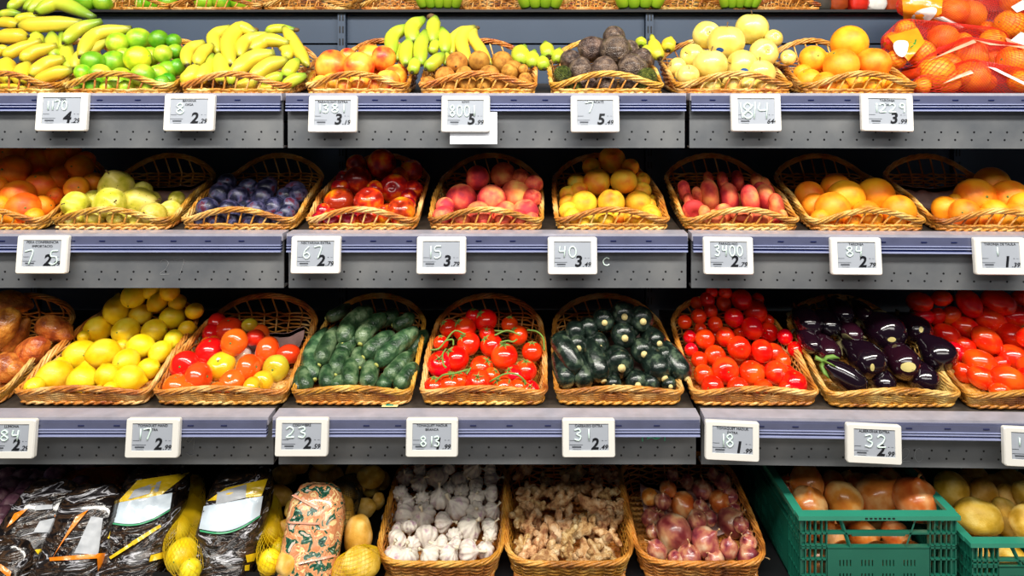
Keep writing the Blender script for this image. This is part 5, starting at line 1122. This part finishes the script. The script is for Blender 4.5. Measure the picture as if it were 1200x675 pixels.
# ---- bottom left: film bags
def pillow(c, rx, ry, rz, seed, name, mat, root, rot, n=40, L=28, dents=.06, origin=None):
    m = MB(); vs = []; fs = []
    R = Quaternion((0,1,0), rot[1]) @ Quaternion((1,0,0), rot[0])
    for i in range(L+1):
        v = i/L; th = PI*v
        for k in range(n):
            ph = 2*PI*k/n; sp = lambda q, e: math.copysign(abs(q)**e, q)
            p = Vector((sp(math.cos(ph), .55)*sp(math.sin(th), .6), sp(math.sin(ph), .8)*sp(math.sin(th), .8), sp(math.cos(th), .55)))
            q = p*2.1+Vector((seed*5, 0, 0)); w = 1+dents*noise.noise(q)+dents*.7*noise.noise(q*2.3)+dents*.35*abs(noise.noise(q*6))
            p = R @ Vector((p.x*rx*w, p.y*ry*w, p.z*rz*w)); p.z = max(p.z, (ZC-1.181 if c[2] < ZC else ZC+.2465)-c[2]); vs.append(p)
    for i in range(L):
        for k in range(n): fs.append((i*n+k, (i+1)*n+k, (i+1)*n+(k+1) % n, i*n+(k+1) % n))
    m.add(vs, fs); o = m.build(name, mat, root, Vector(c)-(origin or Vector()))
    bm = bmesh.new(); bm.from_mesh(o.data); 
    for v in bm.verts: v.co = v.co+Vector(c)
    bv = BVHTree.FromBMesh(bm); bm.free(); return o, bv
def film_black():
    m, nt, b = newmat('black_printed_film'); L = nt.links; tc = N_(nt, 'ShaderNodeTexCoord')
    mp = N_(nt, 'ShaderNodeMapping'); mp.inputs['Scale'].default_value = (7, 7, 26); mp.inputs['Rotation'].default_value = (0, .5, 0); L.new(tc.outputs['Object'], mp.inputs['Vector'])
    n = N_(nt, 'ShaderNodeTexNoise'); n.inputs['Scale'].default_value = 1.5; n.inputs['Detail'].default_value = 5; n.inputs['Distortion'].default_value = 1.8; L.new(mp.outputs[0], n.inputs['Vector'])
    r = N_(nt, 'ShaderNodeValToRGB'); e = r.color_ramp.elements; e[0].position = .0; e[0].color = H(14,12,14); e[1].position = 1; e[1].color = H(20,18,20)
    for p, c in ((.44, H(22,18,18)), (.5, H(70,50,34)), (.53, H(30,26,26)), (.59, H(40,36,36)), (.615, H(206,206,214)), (.64, H(60,56,60)), (.68, H(26,24,26))): q = e.new(p); q.color = c
    L.new(n.outputs['Fac'], r.inputs['Fac']); L.new(r.outputs[0], b.inputs['Base Color'])
    b.inputs['Roughness'].default_value = .16; b.inputs['Coat Weight'].default_value = .8; b.inputs['Coat Roughness'].default_value = .08
    n2 = N_(nt, 'ShaderNodeTexNoise'); n2.inputs['Scale'].default_value = 1.3; n2.inputs['Detail'].default_value = 3; n2.inputs['Distortion'].default_value = 2.2; L.new(mp.outputs[0], n2.inputs['Vector'])
    bp = N_(nt, 'ShaderNodeBump'); bp.inputs['Strength'].default_value = .7; bp.inputs['Distance'].default_value = .02; L.new(n2.outputs['Fac'], bp.inputs['Height']); L.new(bp.outputs[0], b.inputs['Normal']); return m
M['film_black'] = film_black()
def film_potato():
    m, nt, b = newmat('leaf_and_potato_print'); L = nt.links; tc = N_(nt, 'ShaderNodeTexCoord')
    n = N_(nt, 'ShaderNodeTexNoise'); n.inputs['Scale'].default_value = 42; n.inputs['Detail'].default_value = 4; n.inputs['Distortion'].default_value = .8; L.new(tc.outputs['Object'], n.inputs['Vector'])
    r = N_(nt, 'ShaderNodeValToRGB'); r.color_ramp.interpolation = 'CONSTANT'; e = r.color_ramp.elements; e[0].position = 0; e[0].color = H(206,130,84); e[1].position = .55; e[1].color = H(36,92,70)
    for p, c in ((.33, H(246,214,150)), (.41, H(212,138,92)), (.5, H(226,160,110)), (.6, H(24,62,50)), (.635, H(130,176,150)), (.66, H(232,196,180))): q = e.new(p); q.color = c
    L.new(n.outputs['Fac'], r.inputs['Fac']); L.new(r.outputs[0], b.inputs['Base Color']); b.inputs['Roughness'].default_value = .25; b.inputs['Coat Weight'].default_value = .5
    n2 = N_(nt, 'ShaderNodeTexNoise'); n2.inputs['Scale'].default_value = 18; n2.inputs['Distortion'].default_value = 2; L.new(tc.outputs['Object'], n2.inputs['Vector'])
    bp = N_(nt, 'ShaderNodeBump'); bp.inputs['Strength'].default_value = .6; bp.inputs['Distance'].default_value = .01; L.new(n2.outputs['Fac'], bp.inputs['Height']); L.new(bp.outputs[0], b.inputs['Normal']); return m
M['film_potato'] = film_potato()
blue_film = plain('pale_label_film', H(206,220,232), .3, 0, .05, 14, .4, coat=.4)
yell_film = plain('yellow_film_band', H(240,200,30), .3, 0, .18, 30, .4, coat=.5)
grey_label = plain('grey_info_label', H(176,180,186), .4, 0, .1, 60)
or_film = plain('orange_film_band', H(246,136,16), .28, 0, .15, 30, .4, coat=.5)
green_line = plain('green_print_line', H(60,160,110), .4)
yel_net = plain('yellow_net_thread', H(236,196,20), .4); blk_net = plain('dark_net_thread', H(44,40,24), .5); or_net = plain('orange_net_thread', H(236,120,20), .4)
def film_bag(cpx, cpy, Y, rx, ry, rz, seed, parts, label, mat='film_black', lean=-.75, roll=0):
    c = P(cpx, cpy, Y); root = empty('produce_bag', (c.x, c.y, c.z-rz*.6)); org = root.location.copy()
    o, bv = pillow(c, rx, ry, rz, seed, 'film_sleeve', M[mat], root, (lean, roll), origin=org)
    for i, (nm, reg, q, mt, nu, nv, cv) in enumerate(parts):
        drape(bv, [px_(reg, *p) for p in q], nu, nv, nm, mt, root, org, lift=.002+.0009*i, wr=.0016, curve=cv, seed=seed*3+i)
    tag(root, label, 'produce bag', 'film bags of produce in the bottom row'); return root
ln = lambda reg, x0, y0, x1, y1, w: (reg, [(x0,y0-w/2),(x1,y1-w/2),(x1,y1+w/2),(x0,y0+w/2)])
film_bag(166, 624, 1.68, .082, .055, .15, 1, [
  ('yellow_band', 'BG1', [(740,210),(870,70),(1200,20),(1010,170)], yell_film, 14, 10, 0), ('pale_label', 'BG1', [(735,215),(1090,150),(1075,250),(690,330)], blue_film, 16, 10, 9), ('info_label', 'BG1', [(850,130),(1020,75),(1000,140),(810,190)], grey_label, 8, 6, 0),
  ('green_line', 'BG1', [(690,335),(1075,255),(1075,262),(690,343)], green_line, 16, 1, 9), ('yellow_band', 'BG1', [(655,310),(720,225),(690,440),(672,430)], yell_film, 4, 10, 0), ('yellow_band', 'BG1', [(830,460),(1010,350),(1020,365),(845,480)], yell_film, 12, 2, 0), ('yellow_band', 'BG1', [(690,555),(830,465),(840,480),(700,570)], yell_film, 10, 2, 0), ('yellow_band', 'BG2', [(90,545),(190,520),(180,560),(80,585)], yell_film, 6, 3, 0)],
  'black film bag of lemons with pale blue label, left of the pair')
film_bag(271, 624, 1.68, .078, .055, .15, 2, [
  ('yellow_band', 'BG2', [(450,200),(560,120),(830,60),(790,170)], yell_film, 14, 8, 0), ('pale_label', 'BG2', [(425,235),(800,170),(780,290),(395,375)], blue_film, 16, 10, 10), ('info_label', 'BG2', [(512,150),(695,95),(690,180),(500,225)], grey_label, 8, 6, 0),
  ('green_line', 'BG2', [(400,385),(782,292),(782,300),(400,394)], green_line, 16, 1, 10), ('yellow_band', 'BG2', [(690,545),(760,530),(745,580),(700,590)], yell_film, 4, 3, 0), ('yellow_band', 'BG2', [(685,610),(715,605),(712,640),(685,642)], yell_film, 3, 3, 0)],
  'black film bag of lemons with white label, beside the potato net', roll=.05)
film_bag(95, 632, 1.64, .075, .05, .115, 3, [
  ('orange_band', 'BG1', [(480,300),(560,255),(400,450),(315,590)], or_film, 4, 14, 0), ('info_label', 'BG1', [(575,300),(650,310),(620,540),(470,530)], grey_label, 8, 10, 0), ('orange_band', 'BG1', [(310,560),(670,530),(680,560),(315,580)], or_film, 14, 2, 0), ('orange_band', 'BG1', [(615,560),(685,530),(680,640),(620,650)], or_film, 4, 6, 0)],
  'black film bag with orange edges and grey label')
film_bag(40, 628, 1.66, .08, .05, .12, 4, [
  ('orange_band', 'BG1', [(90,280),(180,245),(80,340),(40,370)], or_film, 6, 6, 0), ('orange_band', 'BG1', [(345,290),(410,280),(390,400),(340,440)], or_film, 5, 8, 0), ('orange_band', 'BG1', [(0,540),(70,490),(80,510),(0,580)], or_film, 6, 3, 0), ('info_label', 'BG1', [(225,230),(330,225),(330,250),(220,260)], grey_label, 6, 3, 0), ('info_label', 'BG1', [(250,330),(340,310),(330,400),(210,400)], grey_label, 6, 5, 0), ('yellow_label', 'BG1', [(220,510),(320,500),(300,560),(250,550)], yell_film, 5, 4, 0)],
  'black film bag with orange edges at the lower left corner', roll=.3)
film_bag(10, 665, 1.60, .06, .045, .06, 5, [('orange_band', 'BG1', [(0,600),(70,650),(60,690),(0,640)], or_film, 5, 3, 0), ('orange_band', 'BG1', [(240,600),(310,580),(320,690),(240,690)], or_film, 4, 4, 0)], 'crumpled black film bag lowest at the left corner')
# printed bag of potatoes with a yellow net
org_c = film_bag(365, 640, 1.635, .068, .05, .13, 6, [('paper_fold', 'BG3', [(225,165),(245,160),(400,235),(390,258)], pink_film, 12, 2, 0), ('paper_fold', 'BG3', [(205,332),(400,340),(400,350),(205,342)], pink_film, 12, 2, 0), ('paper_fold', 'BG3', [(265,588),(500,540),(505,552),(267,602)], pink_film, 12, 2, 0)],
  'potato bag printed with potatoes and green leaves', mat='film_potato', lean=-.6)
def netted(name, items, k, root_label, cellm, threads, reg='BG3', cat='potato', iname='potato in the net', Yb=1.66, col=None, netname='net'):
    balls = []; rec = []
    for it in items:
        x, y, r, dy = it[:4]; px, py = px_(reg, x, y); Y = Yb+(648-py)*.0030+dy; R = r/REG[reg][2]*Y/F; balls.append((P(px, py, Y), R, px, py, it[4] if len(it) > 4 else {}))
    c = sum((b[0] for b in balls), Vector())/len(balls); c.z = min(b[0].z for b in balls)
    if root_label:
        inside = [b for b in balls if not b[4].get('out')]
        root = empty(name, c); net_mesh([(b[0], b[1]) for b in inside], netname, threads, root, c, cell=cellm*1.15, r=.0005, infl=.003); tag(root, root_label, 'net bag', 'net bags in the bottom row')
    out = []
    for b in balls:
        o = copy_kind(k, random.randrange(4)); o.location = b[0]; orient(o, b[4].get('d', random.choice(['u','l','r','f','d'])), b[1]*b[4].get('R', .93), b[4].get('s', (1,1,1)))
        if col: o.color = random.choice(col)
        tag(o, None, cat, f'{cat}s in the bottom row nets'); out.append((o, b[2], b[3], iname)); ALL.append((b[0], b[1]))
    return out
pp = netted('potato_net_bag', [(520,290,108,-.03), (600,120,80,.02), (470,190,80,.02)], 'potato', 'yellow potato net with dark mesh above the printed film', .011, blk_net)
pp += netted('potato', [(645,425,118,-.02,D(s=(.85,.85,.95),d=(.1,-.1,1))), (690,245,62,.03)], 'potato', None, 0, None, iname='big speckled potato')
pp += netted('potato_net_bag', [(660,600,100,-.02), (560,640,80,.0), (740,560,56,.03)], 'potato', 'yellow potato net lying beside the garlic basket', .011, yel_net)
pp += netted('potato', [(720,85,70,.05), (800,70,56,.06), (640,10,60,.06), (145,165,66,.03), (180,30,62,.05), (185,395,62,.0), (215,590,84,-.03), (775,200,44,.05), (420,30,70,.08), (500,60,60,.08)], 'potato', None, 0, None, iname='loose potato')
label_rows(pp, 'nets left of garlic', 12)
lemcol = [(.82,.82,.6,1), (.9,.92,.7,1), (.95,.9,.5,1)]
le = netted('lemon_net_bag', [(350,115,74,.03), (262,220,66,.0), (350,255,70,.02), (255,385,82,-.02,D(d='d')), (290,540,100,-.03), (330,430,60,.03), (340,640,70,-.02)], 'lemon', 'yellow net of lemons between the two white labelled bags', .010, yel_net, reg='BG2', cat='lemon', col=lemcol, Yb=1.645)
le += netted('lemon_net_bag', [(840,235,62,.02), (835,195,50,.04), (845,405,66,0,D(d='d')), (840,585,74,-.02), (900,500,50,.04)], 'lemon', 'yellow net of lemons beside the printed potato bag', .010, yel_net, reg='BG2', cat='lemon', col=lemcol, Yb=1.645)
label_rows([(o, x, y, 'netted lemon') for o, x, y, _ in le], 'bottom row lemon nets', 12)
on = netted('onion_net_bag', [(555,85,80,.04), (720,70,80,.05), (505,250,74,-.01), (470,150,60,.05), (640,160,60,.05), (620,60,60,.07), (420,90,60,.08)], 'onion', 'orange net of onions in shade at the bottom left', .012, or_net, reg='BG1', cat='onion', Yb=1.68)
label_rows([(o, x, y, 'netted brown onion') for o, x, y, _ in on], 'bottom left orange net', 12)
sh = netted('shallot', [(20,300,60,-.02), (75,235,70,-.01), (170,130,66,.02), (55,110,62,.02), (120,190,60,.02), (190,190,50,.01), (0,180,56,.02), (140,50,56,.05), (40,40,56,.05), (240,70,56,.05), (340,60,60,.06), (-30,260,60,0), (280,100,50,.04), (375,140,46,.0), (200,40,46,.07), (10,370,50,-.03)], 'shallot', None, 0, None, reg='BG1', cat='shallot', iname='pale purple shallot', Yb=1.70)
label_rows(sh, 'bottom left corner', 12)
# dark stacking tray the loose things at the left rest in
m = MB(); t0 = P(-70, 600, 1.66).x; t1 = P(436, 600, 1.66).x
m.box((t0, 1.6, ZC-1.189), (t1, 1.604, ZC-1.13)); m.box((t0, 2.1, ZC-1.189), (t1, 2.104, ZC-1.06)); m.box((t0, 1.604, ZC-1.189), (t1, 2.1, ZC-1.183)); m.box((t0, 1.604, ZC-1.183), (t0+.004, 2.1, ZC-1.13)); m.box((t1-.004, 1.604, ZC-1.183), (t1, 2.1, ZC-1.13))
for k in range(1, 4): x = t0+(t1-t0)*k/4; m.box((x, 1.604, ZC-1.183), (x+.003, 2.1, ZC-1.13))
o = m.build('display_tray', M['black'], None, smooth=False); tag(o, 'low black divided tray under the bagged produce at bottom left', 'tray')
# bedding layers under bags: more of the same produce
def bed(k, x0, x1, n, rr, descr, cat, group, zt):
    crate_fill(k, x0, x1, ZC-1.181, zt, rr, n, descr, cat, group, y0=1.72, y1=2.08)
bed('shallot', P(-40,600,1.7).x, P(60,600,1.7).x, 22, .026, 'shallot buried below the others in the bottom left corner', 'shallot', 'buried shallots', ZC-1.08)
bed('onion', P(62,600,1.7).x, P(150,600,1.7).x, 10, .036, 'brown onion buried behind the orange edged bags', 'onion', 'buried onions at bottom left', ZC-1.09)
bed('potato', P(290,600,1.7).x, P(430,600,1.7).x, 16, .036, 'potato buried behind the printed potato bag', 'potato', 'buried potatoes at bottom left', ZC-1.08)

# ---- upper row: baskets and green bananas standing on the riser
for a_, b_, t in ((120, 190, 'green fruit, second from left on the riser'), (196, 300, 'limes on the riser'), (308, 402, 'striped packets on the riser'), (424, 492, 'plain basket left of the green banana hand on the riser'), (540, 612, 'plain basket between two green banana hands on the riser'), (652, 728, 'plain basket right of centre on the riser'), (772, 848, 'plain basket on the riser above the apples'), (886, 962, 'plain basket on the riser above the yellow apples')):
    y0 = BACKY+.045; X = ((a_+b_)/2-CX)*y0/F; wd = (b_-a_+14)*y0/F
    root = empty('wicker_basket', (X, y0, ZC+.2461)); root.scale = (wd/.336, .9, .9)
    for nm, me in bkA.items(): me_obj(nm, me, root)
    tag(root, (f'wicker basket of {t}' if 'plain' not in t else t.replace('plain basket', 'wicker basket, underside visible,')), 'basket', 'wicker baskets of the upper riser')
def riser_hand(px, wpx, n, label):
    Y = BACKY+.03; c = P(px, 12, Y); root = empty('banana_bunch', (c.x, c.y, ZC+.2461)); s = Y/F; org = root.location
    for k in range(n):
        f = (k-(n-1)/2)/max(1, (n-1)/2); x = c.x+f*wpx*.42*s
        pts = [Vector((x-f*.008, Y, ZC+.2461+.012)), Vector((x+f*.004, Y-.02, ZC+.2461+.07)), Vector((c.x+f*wpx*.2*s, Y+.02, ZC+.2461+.15))]
        me, mid = horn(pts, wpx*.5/n*s*1.25, [.75,.95,1,1,1,1,1,.9,.7,.4,.3], angular=.05, mat=M['banana_g']); o = bpy.data.objects.new('banana', me); C.objects.link(o); o.parent = root; o.location = mid-org; o.color = (.62,.8,.5,1)
    m = MB(); m.ball((0, .02, .155), .02, 8); m.build('crown_stem', brown_stem, root)
    tag(root, label, 'banana', 'green banana hands on the riser')
riser_hand(515, 50, 5, 'green banana hand standing on the riser above the kiwis')
riser_hand(633, 46, 4, 'green banana hand standing on the riser at picture centre')
riser_hand(749, 50, 4, 'green banana hand standing on the riser above the avocados')
riser_hand(866, 46, 5, 'green banana hand standing on the riser above the yellow apples')
ul = []
for px, py, r, k in ((100, 0, 13, 'lime'), (121, 2, 11, 'lime'), (85, -4, 12, 'lime'), (178, -2, 12, 'lime'), (196, -4, 11, 'lime'), (168, -6, 9, 'lime'), (240, -6, 12, 'lime'), (262, -5, 12, 'lime'), (282, -8, 12, 'lime')):
    Y = BACKY+.05 if px < 130 else BACKY+.15; R = r*Y/F; p = P(px, py, Y); p.z = ZC+.2461+R+(0 if px < 130 else .012); o = copy_kind(k); o.location = p; orient(o, 'f', R); o.color = (.6,.8,.5,1); tag(o, None, 'lime', 'green fruit on the riser'); ul.append((o, px, py, 'green fruit'))
label_rows(ul, 'upper riser at left', 30)
rp = []
for i, (px, col) in enumerate(((985, H(150,60,20)), (1010, H(200,40,24)), (1030, H(220,216,210)), (1052, H(160,60,24)), (965, H(70,66,60)))):
    p = P(px, 8, BACKY+.06); root = empty('net_packet', (p.x, p.y, ZC+.2461)); pm = plain('packet_film', col, .3, 0, .3, 20, .3, coat=.4)
    pillow(Vector((p.x, p.y+.03, ZC+.2461+.052)), .034, .03, .05, 20+i, 'film_sleeve', pm, root, (0, 0), 24, 16, .12, origin=root.location); tag(root, ['dark orange', 'bright red', 'white', 'rust red', 'dark grey'][i]+' produce packet on the riser left of the orange nets', 'packet', 'packets on the riser')
# paper liners
def liner(row, pxa, pxb, mat, label, f0=.45, f1=.95):
    y0 = BY(row, (pxa+pxb)/2) if row < 4 else 1.63; X0 = ((pxa+pxb)/2-CX)*y0/F; hw = (pxb-pxa)/2*y0/F*.72; m = MB(); nu, nv = 16, 16; vs = []
    for j in range(nv+1):
        for i in range(nu+1):
            u = i/nu*2-1; f = f0+(f1-f0)*j/nv; y = y0+BD*f; up = max(0, f-.86)/.14
            z = floorZ(row, y, X0)+.014+.05*up+.012*abs(noise.noise(Vector((u*3, f*9, pxa))))+.01*u*u*u*u*2
            vs.append(Vector((X0+u*hw*(1-.1*f), min(y, y0+BD*.91), z)))
    W = nu+1; fs = [(j*W+i, j*W+i+1, (j+1)*W+i+1, (j+1)*W+i) for j in range(nv) for i in range(nu)]; n = len(vs)
    m.add(vs+[v-Vector((0, 0, .0012)) for v in vs], fs+[(n+f[3], n+f[2], n+f[1], n+f[0]) for f in fs]); o = m.build('paper_liner', mat, None, Vector((0,0,0))); 
    me = o.data; c = Vector((X0, y0+BD*.7, floorZ(row, y0+BD*.7, X0)+.012)); me.transform(Matrix.Translation(-c)); o.location = c
    tag(o, label, 'liner', 'paper liners in the baskets')
liner(3, 646, 808, M['pinkpaper'], 'crumpled pink tissue liner at the back of the courgette basket')
liner(3, 170, 338, M['pinkpaper'], 'pink tissue liner at the back of the mixed tomato basket')
liner(2, 48, 200, M['pinkpaper'], 'pale tissue liner in the pear basket')
liner(2, 1098, 1246, M['pinkpaper'], 'pale tissue liner in the basket of oranges at right')
liner(4, 748, 905, M['pinkpaper'], 'crumpled tissue liner at the back of the red onion basket')
# produce label lying on the lower shelf
p = P(457, 477, 1.652); m = MB(); m.box((-.019, -.008, 0), (.019, .008, .0012)); m.box((-.01, -.005, .0012), (.008, .004, .0016), 1); o = m.build('fruit_label', [plain('label_yellow', H(240,232,160), .5), plain('label_teal', H(40,150,130), .5)], None, Vector((p.x, 1.655, floorZ(3, 1.655)+.004)), smooth=False); tag(o, 'small yellow and green label lying on the ledge under cucumbers', 'label')
